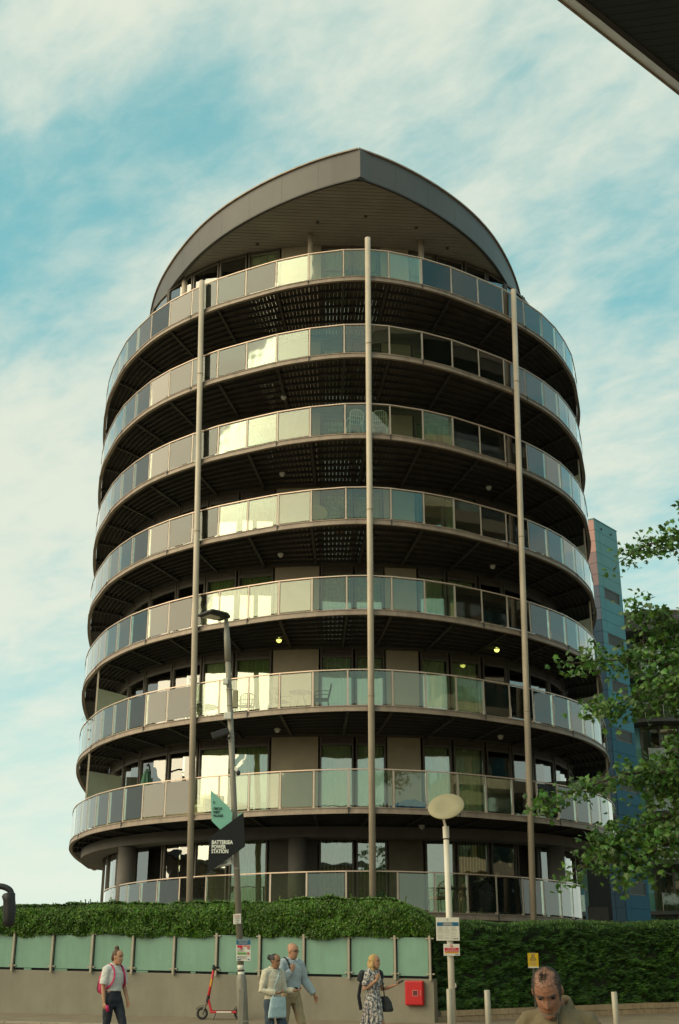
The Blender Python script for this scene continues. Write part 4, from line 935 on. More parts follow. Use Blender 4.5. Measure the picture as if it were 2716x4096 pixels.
for i in range(11):
    for a, b in ((1751, 1776), (1779, 1801), (1804, 1829)):
        if random.random() < 0.82: wplate('print', a, 3709+i*4.4, b-random.uniform(1, 9), 3710.1+i*4.4, DS-0.008, 'sign_grey', 0.002)
wplate('print', 1815, 3753, 1824, 3756, DS-0.008, 'frame_dark', 0.002); wplate('print', 1827, 3752, 1832, 3757, DS-0.008, 'frame_dark', 0.002)
wplate('notice_plate', 1775, 3776, 1838, 3823, DS-0.01, 'sign_white', 0.012, 0.004)
wplate('print', 1778.5, 3791, 1834.5, 3807, DS-0.018, 'sign_red'); wplate('print', 1779, 3807.3, 1834.5, 3813, DS-0.018, 'sign_yellow')
def wtext(b, px, py, h, mt): p = PX(px, py, DS-0.022); o = text('lettering', b, h*DS*0.95/FPX/0.70, mt, WL_, p, align='CENTER', ext=0.001); return wk(o)
wtext('No mopeds', 1806, 3797.6, 4.8, 'sign_white'); wtext('beyond this point', 1806.5, 3805, 4.8, 'sign_white')
for i in range(7): wplate('print', 1782+i*7.3, 3809, 1787+i*7.3, 3811.3, DS-0.021, 'sign_red', 0.002)
wplate('print', 1821, 3816.5, 1835, 3819, DS-0.018, 'sign_blue', 0.002)
m = MB(); p = PX(1806, 3783, DS-0.018)
for i in range(18): a, b = 2*math.pi*i/18, 2*math.pi*(i+1)/18; m.bar(p+Vector((math.cos(a)*.027, 0, math.sin(a)*.027)), p+Vector((math.cos(b)*.027, 0, math.sin(b)*.027)), 0.007, 0.003, (0, 1, 0))
m.bar(p+Vector((-.02, 0, .02)), p+Vector((.02, 0, -.02)), 0.006, 0.003, (0, 1, 0)); m.bar(p+Vector((-.014, 0, -.008)), p+Vector((.016, 0, -.008)), 0.012, 0.003, (0, 1, 0)); wk(m.build('prohibition_mark', 'sign_red', WL_))
m = MB(); p = won(0.20); m.box(p+Vector((0.08, 0, 0)), (0.03, 0.05, 0.09)); wk(m.build('fixing', 'lamp_white', WL_))

# ------------------------------------------------------------------ bollards
for px, py, d, lab in ((1797, 3955, 20, 'slim steel bollard standing right in front of the white lamp post'), (1948, 3960, 20, 'slim steel bollard between the white lamp post and the balding man'), (2456, 3967, 20, 'slim steel bollard to the right of the balding man, nearest the right edge')):
    t_ = PX(px, py, d); g_ = gz(d)-0.03; b = empty('bollard', (t_.x, d, g_)); tag(b, lab, 'bollard', 'bollards along the pavement')
    h = t_.z-g_; m = MB(); m.tube([(0, 0, -0.05), (0, 0, h-0.006), (0, 0, h)], [0.046, 0.046, 0.040], 18); o = m.build('shaft', 'fence_post', b)
    for p in o.data.polygons: p.use_smooth = len(p.vertices) == 4
    m = MB(); m.tube([(0, 0, -0.01), (0, 0, 0.02)], 0.075, 18); m.build('base_plate', 'lamp_grey', b)

# ------------------------------------------------------------------ red hydrant cabinet on the wall
cx = PX(1661, 3972, 28.0); t_ = (Vector((cx.x, cx.y))-WR).dot(wdir); pw = wall_pt(t_, 0.0)
RB = empty('hydrant_cabinet', (pw.x, pw.y, cx.z), math.atan2(-wdir.y, -wdir.x)); tag(RB, 'red wall cabinet with a small framed square mounted on the beige wall', 'cabinet')
m = MB(); m.box((0, -0.07, 0), (0.42, 0.14, 0.51)); m.build('body', 'red_box', RB, bevel=0.035)
m = MB(); m.box((0.012, -0.142, 0), (0.36, 0.02, 0.47)); m.build('door', 'red_box', RB, bevel=0.02)
m = MB()
for a in (0, 90, 180, 270):
    M = Matrix.Rotation(R(a), 3, 'Y'); m.box(M @ Vector((0, 0, 0.058))+Vector((0.03, -0.155, 0)), (0.128, 0.006, 0.012), 0, M)
m.build('badge_frame', 'sign_pink', RB)
m = MB(); m.box((0.03, -0.154, 0), (0.10, 0.004, 0.10)); m.build('badge', 'maroon', RB)
m = MB(); m.box((0.155, -0.157, 0), (0.012, 0.012, 0.12)); m.box((0.148, -0.157, 0.056), (0.02, 0.012, 0.01)); m.box((0.148, -0.157, -0.056), (0.02, 0.012, 0.01)); m.build('handle', 'sign_pink', RB)
# yellow warning sign on the hedge
a, b = PX(2113, 3872, 29.3), PX(2152, 3812, 29.3)
WS = empty('warning_sign', ((a.x+b.x)/2, 29.3, (a.z+b.z)/2)); tag(WS, 'small yellow warning sign with a black triangle fixed to the conifer hedge', 'sign')
wd, ht = b.x-a.x, b.z-a.z; m = MB(); m.box((0, 0, 0), (wd, 0.01, ht)); m.build('plate', 'sign_yellow', WS)
m = MB(); m.box((0, -0.006, -ht/2+0.016), (wd, 0.003, 0.03)); m.build('print', 'sign_white', WS)
m = MB(); T = [Vector((-.066, -0.008, -.0)), Vector((.066, -0.008, -.0)), Vector((0, -0.008, .115))]
for i in range(3): m.bar(T[i]+Vector((0, 0, .01)), T[(i+1) % 3]+Vector((0, 0, .01)), 0.014, 0.003, (0, 1, 0))
m.box((0, -0.008, 0.05), (0.025, 0.003, 0.035)); m.build('warning_mark', 'frame_dark', WS)
m = MB()
for i in range(3): m.box((0, -0.007, 0.165-i*0.022), (0.13-i*0.02, 0.002, 0.009))
for i in range(4): m.box((0, -0.007, -0.03-i*0.022), (0.16-(i % 2)*0.03, 0.002, 0.008))
m.build('print', 'block_tan', WS)
m = MB(); m.bar((0, 0.03, -ht/2-1.1), (0, 0.03, ht/2), 0.04, 0.04); m.build('stake', 'frame_dark', WS)

# ------------------------------------------------------------------ dark gooseneck at the left edge
GP = PX(-130, 4000, 15.0); GP.z = gz(15)-0.03
GN = empty('gooseneck_lamp', GP); tag(GN, 'dark gooseneck lamp with a hanging shade cut off by the left edge', 'lamp')
def gk(o): o.matrix_parent_inverse = Matrix.Translation(-GP); return o
m = MB(); m.tube(catmull([tuple(p) for p in (GP, PX(-130, 3750, 15), PX(-120, 3600, 15), PX(-70, 3548, 15), PX(0, 3545, 15), PX(36, 3558, 15), PX(47, 3580, 15), PX(50, 3610, 15))], 6), 0.036, 12); gk(m.build('arm', 'black_metal', GN, smooth=True))
m = MB(); m.tube([PX(33, 3572, 15), PX(34, 3580, 15), PX(37, 3600, 15), PX(39, 3640, 15), PX(36, 3680, 15), PX(34, 3702, 15), PX(33, 3708, 15)], [0.06, 0.082, 0.072, 0.078, 0.07, 0.06, 0.03], 16); gk(m.build('shade', 'black_metal', GN, smooth=True))

# ------------------------------------------------------------------ rental scooter
f_ = PX(822, 4060, 28.7); r_ = PX(946, 4060, 28.85); g_ = gz(28.7)
ES = empty('electric_scooter', ((f_.x+r_.x)/2, 28.75, g_), math.pi-0.10); tag(ES, 'red rental electric scooter parked against the beige wall', 'scooter')
wb = 0.43                                        # half wheelbase; the scooter points along +X of its own frame
def wheel(x, nm):
    m = MB(); rs = []
    for a in frange(0, 2*math.pi, 24)[:-1]: rs.append([(x+(0.105+0.028*math.cos(b))*math.cos(a), 0.028*math.sin(b), 0.133+(0.105+0.028*math.cos(b))*math.sin(a)) for b in frange(0, 2*math.pi, 8)[:-1]])
    rs.append(rs[0]); m.rings(rs, cap=False); wo = m.build('wheel', 'rubber', ES, smooth=True)
    m = MB(); m.tube([(x, -0.02, 0.133), (x, 0.02, 0.133)], 0.045, 14); m.build('hub', 'lamp_grey', wo)
    for k in range(5): a = k*1.2566; m = MB(); m.bar((x, 0, 0.133), (x+0.095*math.cos(a), 0, 0.133+0.095*math.sin(a)), 0.02, 0.012, (0, 1, 0)); m.build('spoke', 'lamp_grey', wo)
wheel(wb, 'f'); wheel(-wb, 'r')
m = MB(); m.box((-0.06, 0, 0.165), (0.60, 0.15, 0.05)); m.build('deck', 'red_scooter', ES, bevel=0.015)
m = MB(); m.box((-0.08, 0.078, 0.165), (0.34, 0.006, 0.035)); m.box((-0.08, -0.078, 0.165), (0.34, 0.006, 0.035)); m.build('side_strip', 'sign_white', ES)
m = MB(); m.box((-0.06, 0, 0.194), (0.54, 0.13, 0.006)); m.build('grip_mat', 'rubber', ES)
m = MB(); m.bar((0.22, 0, 0.17), (0.305, 0, 0.44), 0.05, 0.06, (0, 1, 0)); m.bar((0.30, 0, 0.41), (0.36, 0, 0.30), 0.05, 0.05, (0, 1, 0)); m.build('neck', 'red_scooter', ES, bevel=0.01)
m = MB(); m.tube([(0.315, 0, 0.40), (0.20, 0, 1.06)], [0.034, 0.028], 14); m.build('stem', 'red_scooter', ES, smooth=True)
m = MB(); m.tube([(0.322, 0, 0.36), (0.30, 0, 0.50)], 0.038, 14); m.tube([(0.196, 0, 1.04), (0.188, 0, 1.10)], 0.042, 14); m.build('collar', 'black_metal', ES)
m = MB()
for sy in (-1, 1): m.bar((0.345, sy*0.045, 0.34), (wb, sy*0.045, 0.133), 0.03, 0.014, (0, 1, 0))
m.bar((0.345, -0.05, 0.34), (0.345, 0.05, 0.34), 0.05, 0.03); m.build('fork', 'lamp_grey', ES)
m = MB(); m.tube([(0.14, -0.27, 1.09), (0.19, -0.09, 1.11), (0.19, 0.09, 1.11), (0.14, 0.27, 1.09)], 0.017, 10); hb = m.build('handlebar', 'black_metal', ES, smooth=True)
for sy in (-1, 1): m = MB(); m.tube([(0.165, sy*0.18, 1.10), (0.138, sy*0.28, 1.088)], 0.022, 10); m.build('grip', 'rubber', hb); m = MB(); m.bar((0.19, sy*0.14, 1.09), (0.215, sy*0.24, 1.085), 0.012, 0.01); m.build('brake_lever', 'black_metal', hb)
m = MB(); m.box((0.205, 0, 1.13), (0.05, 0.08, 0.05)); m.build('display', 'black_metal', hb, bevel=0.01)
m = MB(); rs = []
for a in frange(R(25), R(165), 8): rs.append([(wb*-1+0.155*math.cos(a)*q, y, 0.133+0.155*math.sin(a)*q) for q, y in ((1, -.035), (1, .035), (1.06, .035), (1.06, -.035))])
m.rings(rs); m.build('mudguard', 'rubber', ES)
m = MB(); rs = []
for a in frange(R(30), R(120), 6): rs.append([(wb+0.155*math.cos(a)*q, y, 0.133+0.155*math.sin(a)*q) for q, y in ((1, -.03), (1, .03), (1.06, .03), (1.06, -.03))])
m.rings(rs); m.build('mudguard', 'rubber', ES)
m = MB(); m.bar((0.10, 0.06, 0.15), (0.14, 0.17, 0.0), 0.015, 0.015); m.build('kickstand', 'black_metal', ES)
m = MB(); m.box((-0.50, 0, 0.14), (0.02, 0.10, 0.12)); m.build('number_plate', 'rubber', ES)
m = MB(); m.bar((0.262, 0.035, 0.70), (0.235, 0.035, 0.86), 0.03, 0.008, (0, 1, 0)); m.build('sticker', 'sign_yellow', ES)

# ------------------------------------------------------------------ things on the balconies
def bal_pt(k, x, inset):
    pr = SLP[k]; s = pr.s_at_x(x); p = pr.at(s, -inset); v = BM @ Vector((p.x, p.y, zs(k)+0.172)); n = pr.n(s)
    return v, math.atan2(n.y, n.x)+R(3.6)+math.pi/2          # rotation that turns local -Y outwards
def put(root, k, x, inset, turn=0.0):
    v, r = bal_pt(k, x, inset); root.location = v; root.rotation_euler = (0, 0, r+turn); return root
def wire_chair(label, mt='black_metal', group=None):
    o = empty('garden_chair'); tag(o, label, 'chair', group)
    m = MB(); m.box((0, 0, 0.43), (0.46, 0.44, 0.03)); m.build('seat', mt, o, bevel=0.01)
    m = MB()
    for i in range(7): x = -0.2+i*0.0667; m.tube([(x, 0.21, 0.44), (x*1.05, 0.29, 0.88+0.05*math.cos(x*7))], 0.011, 6)
    m.tube([(-0.23, 0.2, 0.43), (-0.24, 0.29, 0.82), (-0.12, 0.31, 0.92), (0.12, 0.31, 0.92), (0.24, 0.29, 0.82), (0.23, 0.2, 0.43)], 0.016, 8)
    for z in (0.58, 0.72): m.tube([(-0.235, 0.23+z*0.04, z), (0.235, 0.23+z*0.04, z)], 0.011, 6)
    m.build('backrest', mt, o)
    for sx in (-1, 1):
        m = MB(); m.tube([(sx*0.24, 0.25, 0.66), (sx*0.27, 0.0, 0.66), (sx*0.26, -0.2, 0.63), (sx*0.24, -0.22, 0.43)], 0.014, 8); m.build('arm', mt, o)
        for sy in (-1, 1): m = MB(); m.tube([(sx*0.21, sy*0.2, 0.43), (sx*0.25, sy*0.24, 0)], 0.014, 8); m.build('leg', mt, o)
    return o
def round_table(label, mt='black_metal', r=0.36, h=0.70):
    o = empty('round_table'); tag(o, label, 'table')
    m = MB(); m.tube([(0, 0, h-0.03), (0, 0, h-0.005), (0, 0, h)], [r, r, r-0.01], 28); m.build('table_top', mt, o)
    for i in range(3): a = i*2.094+0.4; m = MB(); m.tube([(0.06*math.cos(a), 0.06*math.sin(a), h-0.03), (r*0.75*math.cos(a), r*0.75*math.sin(a), 0)], 0.014, 8); m.build('leg', mt, o)
    return o
def sofa(label, w, group=None):
    o = empty('outdoor_sofa'); tag(o, label, 'sofa', group)
    m = MB(); m.box((0, 0, 0.18), (w, 0.78, 0.32)); m.build('base', 'rattan', o, bevel=0.02)
    m = MB(); m.box((0, 0.33, 0.55), (w, 0.13, 0.42)); m.build('backrest', 'rattan', o, bevel=0.02)
    for sx in (-1, 1): m = MB(); m.box((sx*(w/2-0.07), -0.03, 0.48), (0.14, 0.72, 0.28)); m.build('armrest', 'rattan', o, bevel=0.02)
    n = max(1, round(w/0.75))
    for i in range(n):
        x = -w/2+0.14+(i+0.5)*(w-0.28)/n
        m = MB(); m.box((x, -0.05, 0.41), ((w-0.28)/n-0.02, 0.62, 0.13)); m.build('seat_cushion', 'cushion', o, bevel=0.04)
        m = MB(); m.box((x, 0.20, 0.66), ((w-0.28)/n-0.04, 0.14, 0.36)); m.build('back_cushion', 'cushion', o, bevel=0.05)
    return o
def plant(label, h, w, potr, lf, seed, name='potted_plant', mt='tree_leaf', flowers=0):
    o = empty(name); tag(o, label, 'plant'); r = random.Random(seed)
    m = MB(); m.rings([[(rr_*math.cos(a), rr_*math.sin(a), z) for a in frange(0, 6.2832, 16)[:-1]] for rr_, z in ((potr*0.72, 0), (potr, potr*1.6), (potr*1.08, potr*1.6), (potr*1.08, potr*1.75), (potr*.9, potr*1.75), (potr*.88, potr*1.6))]); m.build('pot', 'pot', o)
    V, F = [], []; st_ = MB()
    for i in range(9):
        a = r.uniform(0, 6.28); e_ = Vector((math.cos(a)*w*r.random(), math.sin(a)*w*r.random(), potr*1.6+h*r.uniform(0.55, 1)))
        st_.tube([(0, 0, potr*1.5), (e_.x*0.35, e_.y*0.35, potr*1.6+(e_.z-potr*1.6)*0.6), e_], [0.012, 0.008, 0.004], 5)
        for q in range(lf):
            f = r.uniform(0.3, 1); c = Vector((e_.x*f*f, e_.y*f*f, potr*1.6+(e_.z-potr*1.6)*f))+Vector((r.gauss(0, .07), r.gauss(0, .07), r.gauss(0, .05)))
            leaf_quad(V, F, c, Vector((r.gauss(0, 1), r.gauss(-.3, 1), r.uniform(.2, 1))).normalized(), Vector((r.uniform(-1, 1), r.uniform(-1, 1), -.5)), r.uniform(.06, .12), r.uniform(.035, .06))
    st_.build('stems', 'bark', o); m = MB(); m.v = V; m.f = F; stuff(m.build('leaves', mt, o, fix=False))
    if flowers:
        m = MB()
        for i in range(flowers): m.ball((r.gauss(0, w*.55), r.gauss(0, w*.55), potr*1.6+h*r.uniform(.35, .85)), r.uniform(.03, .055), 6, 4)
        stuff(m.build('blossom', 'petal', o))
    return o
put(wire_chair('black wire garden chair facing the small round table on the second balcony'), 2, -3.15, 1.0, R(70))
put(wire_chair('black wire garden chair right of the small round table on the second balcony'), 2, -1.75, 1.1, R(-75))
put(round_table('small black round table between two wire chairs on the second balcony'), 2, -2.45, 1.0)
put(wire_chair('wire garden chair beside the street lamp on the second balcony'), 2, -4.35, 1.1, R(20))
put(round_table('dark round table in front of the bright windows on the second balcony', r=0.55), 2, -6.2, 1.4)
put(wire_chair('pale plastic chair under the dark round table on the second balcony', 'white_plastic'), 2, -5.9, 0.75, R(150))
o = empty('planter_box'); tag(o, 'long dark planter box low behind the left column on the second balcony', 'planter'); m = MB(); m.box((0, 0, 0.22), (1.6, 0.4, 0.44)); m.build('box', 'cloth_black', o, bevel=0.01); m = MB(); m.box((0, 0, 0.45), (1.5, 0.32, 0.03)); m.build('soil', 'earth', o); put(o, 2, -5.1, 1.9)
put(sofa('beige rattan sofa with its back to the railing on the first balcony', 1.7), 1, -7.1, 1.3, R(35))
put(sofa('beige rattan armchair at the left end of the first balcony', 0.95), 1, -8.3, 1.1, R(70))
put(sofa('beige rattan corner seat close to the left column on the first balcony', 1.1), 1, -6.0, 1.5, R(-10))
# furled green parasol with a curved arm
o = empty('parasol'); tag(o, 'furled green cantilever parasol at the left end of the first balcony', 'parasol')
m = MB(); m.tube([(0, 0, 0), (0, 0, 0.06)], 0.3, 20); m.build('base', 'black_metal', o)
m = MB(); m.tube(catmull([(0, 0, 0.05), (0, 0, 1.2), (0, -0.15, 1.9), (0, -0.6, 2.15), (0, -1.0, 2.05)], 5), 0.03, 8); m.build('arm', 'black_metal', o)
m = MB(); rs = []
for z, r_ in ((1.95, 0.03), (1.7, 0.12), (1.2, 0.2), (0.7, 0.27), (0.45, 0.25)): rs.append([((r_*(1+0.25*(i % 2)))*math.cos(i*math.pi/8), -1.0+(r_*(1+0.25*(i % 2)))*math.sin(i*math.pi/8), z) for i in range(16)])
m.rings(rs); m.build('canopy', 'green_cloth', o); put(o, 1, -8.8, 1.9, R(60))
put(wire_chair('white slatted garden chair left of the middle column on the fifth balcony', 'white_plastic', 'white garden chairs on the fifth balcony'), 5, -0.45, 0.45, R(200))
put(wire_chair('white slatted garden chair right of the middle column on the fifth balcony', 'white_plastic', 'white garden chairs on the fifth balcony'), 5, 0.5, 0.45, R(160))
o = round_table('round wooden table tipped on edge against the fourth balcony railing', 'rattan', 0.30, 0.10); put(o, 4, -1.7, 0.30); o.rotation_euler = (R(80), 0, R(3)); o.location.z += 0.32
put(plant('bushy green climber above the railing on the left of the fourth balcony', 1.5, 0.5, 0.25, 60, 2), 4, -7.3, 1.2)
put(plant('white flowering pot behind the railing near the left column, fourth balcony', 0.55, 0.35, 0.2, 26, 3, flowers=26), 4, -5.55, 0.5)
put(plant('pale flowering pot at the far left of the fourth balcony', 0.5, 0.35, 0.2, 26, 4, flowers=22), 4, -8.35, 0.5)
put(plant('leafy plant left of the middle column on the fourth balcony', 0.9, 0.22, 0.16, 40, 8), 4, -1.15, 1.6)
put(plant('bare trailing shrub poking past the left end of the second balcony', 1.2, 0.55, 0.2, 10, 6), 2, -9.55, 0.2)
put(plant('spiky plant at the left end of the ground terrace', 0.8, 0.3, 0.2, 22, 9), 0, -8.2, 0.2)
o = empty('armchair'); tag(o, 'dark red rounded armchair at the right end of the third balcony', 'armchair')
m = MB(); m.ball((0, 0, 0.35), (0.36, 0.34, 0.22), 16, 8); m.build('seat', 'dark_red', o, smooth=True)
m = MB(); m.ball((0, 0.22, 0.68), (0.36, 0.14, 0.36), 16, 8); m.build('backrest', 'dark_red', o, smooth=True)
for sx in (-1, 1): m = MB(); m.ball((sx*0.34, 0, 0.5), (0.09, 0.3, 0.14), 10, 6); m.build('armrest', 'dark_red', o, smooth=True)
m = MB(); m.tube([(0, 0, 0), (0, 0, 0.2)], 0.2, 14); m.build('base', 'black_metal', o); put(o, 3, 7.9, 0.55, R(30))
o = empty('cover_sheet'); tag(o, 'crumpled blue sheet heaped behind the railing of the first balcony', 'sheet')
m = MB(); r = random.Random(4)
n1_, n2_ = 14, 8; vs = [(-0.7+1.4*i/n1_, -0.25+0.5*j/n2_, 0.005+(0.28*math.sin(math.pi*i/n1_)*math.sin(math.pi*j/n2_)+r.uniform(0, .06))) for i in range(n1_+1) for j in range(n2_+1)]
m.add(vs, [(i*(n2_+1)+j, (i+1)*(n2_+1)+j, (i+1)*(n2_+1)+j+1, i*(n2_+1)+j+1) for i in range(n1_) for j in range(n2_)]); m.build('cloth', 'blue_cloth', o, smooth=True); put(o, 1, 1.35, 0.5)
for x, lab in ((2.75, 'rattan dining chair with pale cushion behind the white lamp post on the terrace'), (3.75, 'rattan dining chair with pale cushion on the ground terrace, nearer the right column')):
    o = wire_chair(lab, 'rattan', 'dining chairs on the ground terrace'); m = MB(); m.box((0, 0, 0.47), (0.42, 0.42, 0.07)); m.build('cushion', 'cushion', o, bevel=0.02); put(o, 0, x, 1.1, R(180 if x < 3 else 150))
o = empty('dining_table'); tag(o, 'long dark glass-topped table on the ground terrace', 'table'); m = MB(); m.box((0, 0, 0.72), (1.9, 0.8, 0.03)); m.build('table_top', 'frame_dark', o)
for sx in (-1, 1):
    for sy in (-1, 1): m = MB(); m.box((sx*0.85, sy*0.33, 0.355), (0.05, 0.05, 0.70)); m.build('leg', 'frame_dark', o)
put(o, 0, 3.2, 0.6)

# ------------------------------------------------------------------ people
HEADT = [(-.118, .012, .012, .066), (-.110, .034, .030, .060), (-.092, .050, .048, .046), (-.065, .060, .066, .030), (-.035, .067, .082, .016), (0, .072, .092, .006), (.03, .0745, .097, 0), (.06, .073, .097, -.004), (.085, .065, .086, -.006), (.104, .048, .064, -.008), (.116, .026, .036, -.009), (.121, .004, .006, -.009)]
def head(mb, M, det=28):
    def g(x, s): return math.exp(-(x/s)**2)
    zs_ = []
    for i in range(len(HEADT)-1):
        for k in range(4): zs_.append(i+k/4)
    zs_.append(len(HEADT)-1); rs = []
    for q in zs_:
        i = min(int(q), len(HEADT)-2); f = q-i; z, a, b, yc = [HEADT[i][j]*(1-f)+HEADT[i+1][j]*f for j in range(4)]; rg = []
        for k in range(det):
            t = 2*math.pi*k/det; x, y = a*math.sin(t), yc+b*math.cos(t)
            if math.cos(t) > 0:
                ax = abs(x); dy = 0
                nz = 0.0
                if -0.045 < z < 0.028: nz = 0.029*max(0, min(1, (0.028-z)/0.055)) if z > -0.028 else 0.029*max(0, (z+0.045)/0.017)
                dy += nz*g(x, .0125+0.004*(z < -0.01))
                dy -= .018*g(ax-.031, .017)*g(z-.011, .014)
                dy += .007*g(ax-.028, .028)*g(z-.034, .009)+.004*g(ax-.045, .02)*g(z+.02, .02)
                dy += .006*g(x, .024)*g(z+.060, .011)-.005*g(x, .022)*g(z+.0605, .003)+.007*g(x, .022)*g(z+.098, .012)-.004*g(x, .03)*g(z+.079, .006)
                y += dy*math.cos(t)**0.5
            rg.append(M @ Vector((x, y, z)))
        rs.append(rg)
    mb.rings(rs)
    for sx in (-1, 1):
        mb.ball(M @ Vector((sx*.077, -.008, .0)), (.010, .019, .031), 10, 6, M.to_3x3() @ Matrix.Rotation(R(-14)*sx, 3, 'Z'))
def hand(mb, wr, d, nrm, curl=0.5, sc=1.0, thumb=1):
    """palm, four bent fingers of unequal length and a thumb from the side of the palm"""
    d = Vector(d).normalized(); nrm = Vector(nrm); nrm = (nrm-d*nrm.dot(d)).normalized(); sd_ = d.cross(nrm)*thumb
    wr = Vector(wr)
    mb.tube([wr-d*.03, wr+d*.01*sc, wr+d*.05*sc, wr+d*.085*sc], [(.024*sc, .019*sc), (.030*sc, .018*sc), (.038*sc, .016*sc), (.034*sc, .013*sc)], 12, up=nrm)
    for i, (o_, l) in enumerate(((.028, .070), (.0095, .080), (-.0095, .075), (-.028, .058))):
        b = wr+d*.08*sc+sd_*o_*sc; d1 = (d*math.cos(curl*.6)+nrm*math.sin(curl*.6)).normalized(); d2 = (d*math.cos(curl*1.5)+nrm*math.sin(curl*1.5)).normalized(); d3 = (d*math.cos(curl*2.2)+nrm*math.sin(curl*2.2)).normalized()
        p1 = b+d1*l*.45*sc; p2 = p1+d2*l*.32*sc; p3 = p2+d3*l*.25*sc; mb.tube([b-d*.01, b, p1, p2, p3], [.0095*sc, .0092*sc, .0085*sc, .0078*sc, .006*sc], 8)
    b = wr+d*.022*sc+sd_*.026*sc; t1 = (d*.75+sd_*.62+nrm*.25).normalized(); t2 = (d*.95+sd_*.2+nrm*.4).normalized(); mb.tube([b-sd_*.01, b+t1*.034*sc, b+t1*.034*sc+t2*.034*sc], [.013*sc, .0105*sc, .008*sc], 8)
def ringsZ(mb, table, M=None):
    rs = []
    for z, x, y, a, b in table:
        rs.append([(Vector((x+a*math.cos(t), y+b*math.sin(t), z))) for t in frange(0, 2*math.pi, 20)[:-1]])
    if M: rs = [[M @ p for p in r] for r in rs]
    mb.rings(rs)
def vox(o, v=0.010, sm=4):
    r = o.modifiers.new('remesh', 'REMESH'); r.mode = 'VOXEL'; r.voxel_size = v; r.use_smooth_shade = True
    if sm: s = o.modifiers.new('smooth', 'SMOOTH'); s.iterations = sm; s.factor = 0.5
    return o
FOLD_TEX = bpy.data.textures.new('folds', 'CLOUDS'); FOLD_TEX.noise_scale = 0.075; FOLD_TEX.noise_depth = 2
FOLDS = {'shirt_white', 'shirt_cream', 'shirt_blue', 'polo', 'trousers_navy', 'jeans_blue', 'khaki', 'tote_blue', 'dress', 'cloth_black'}
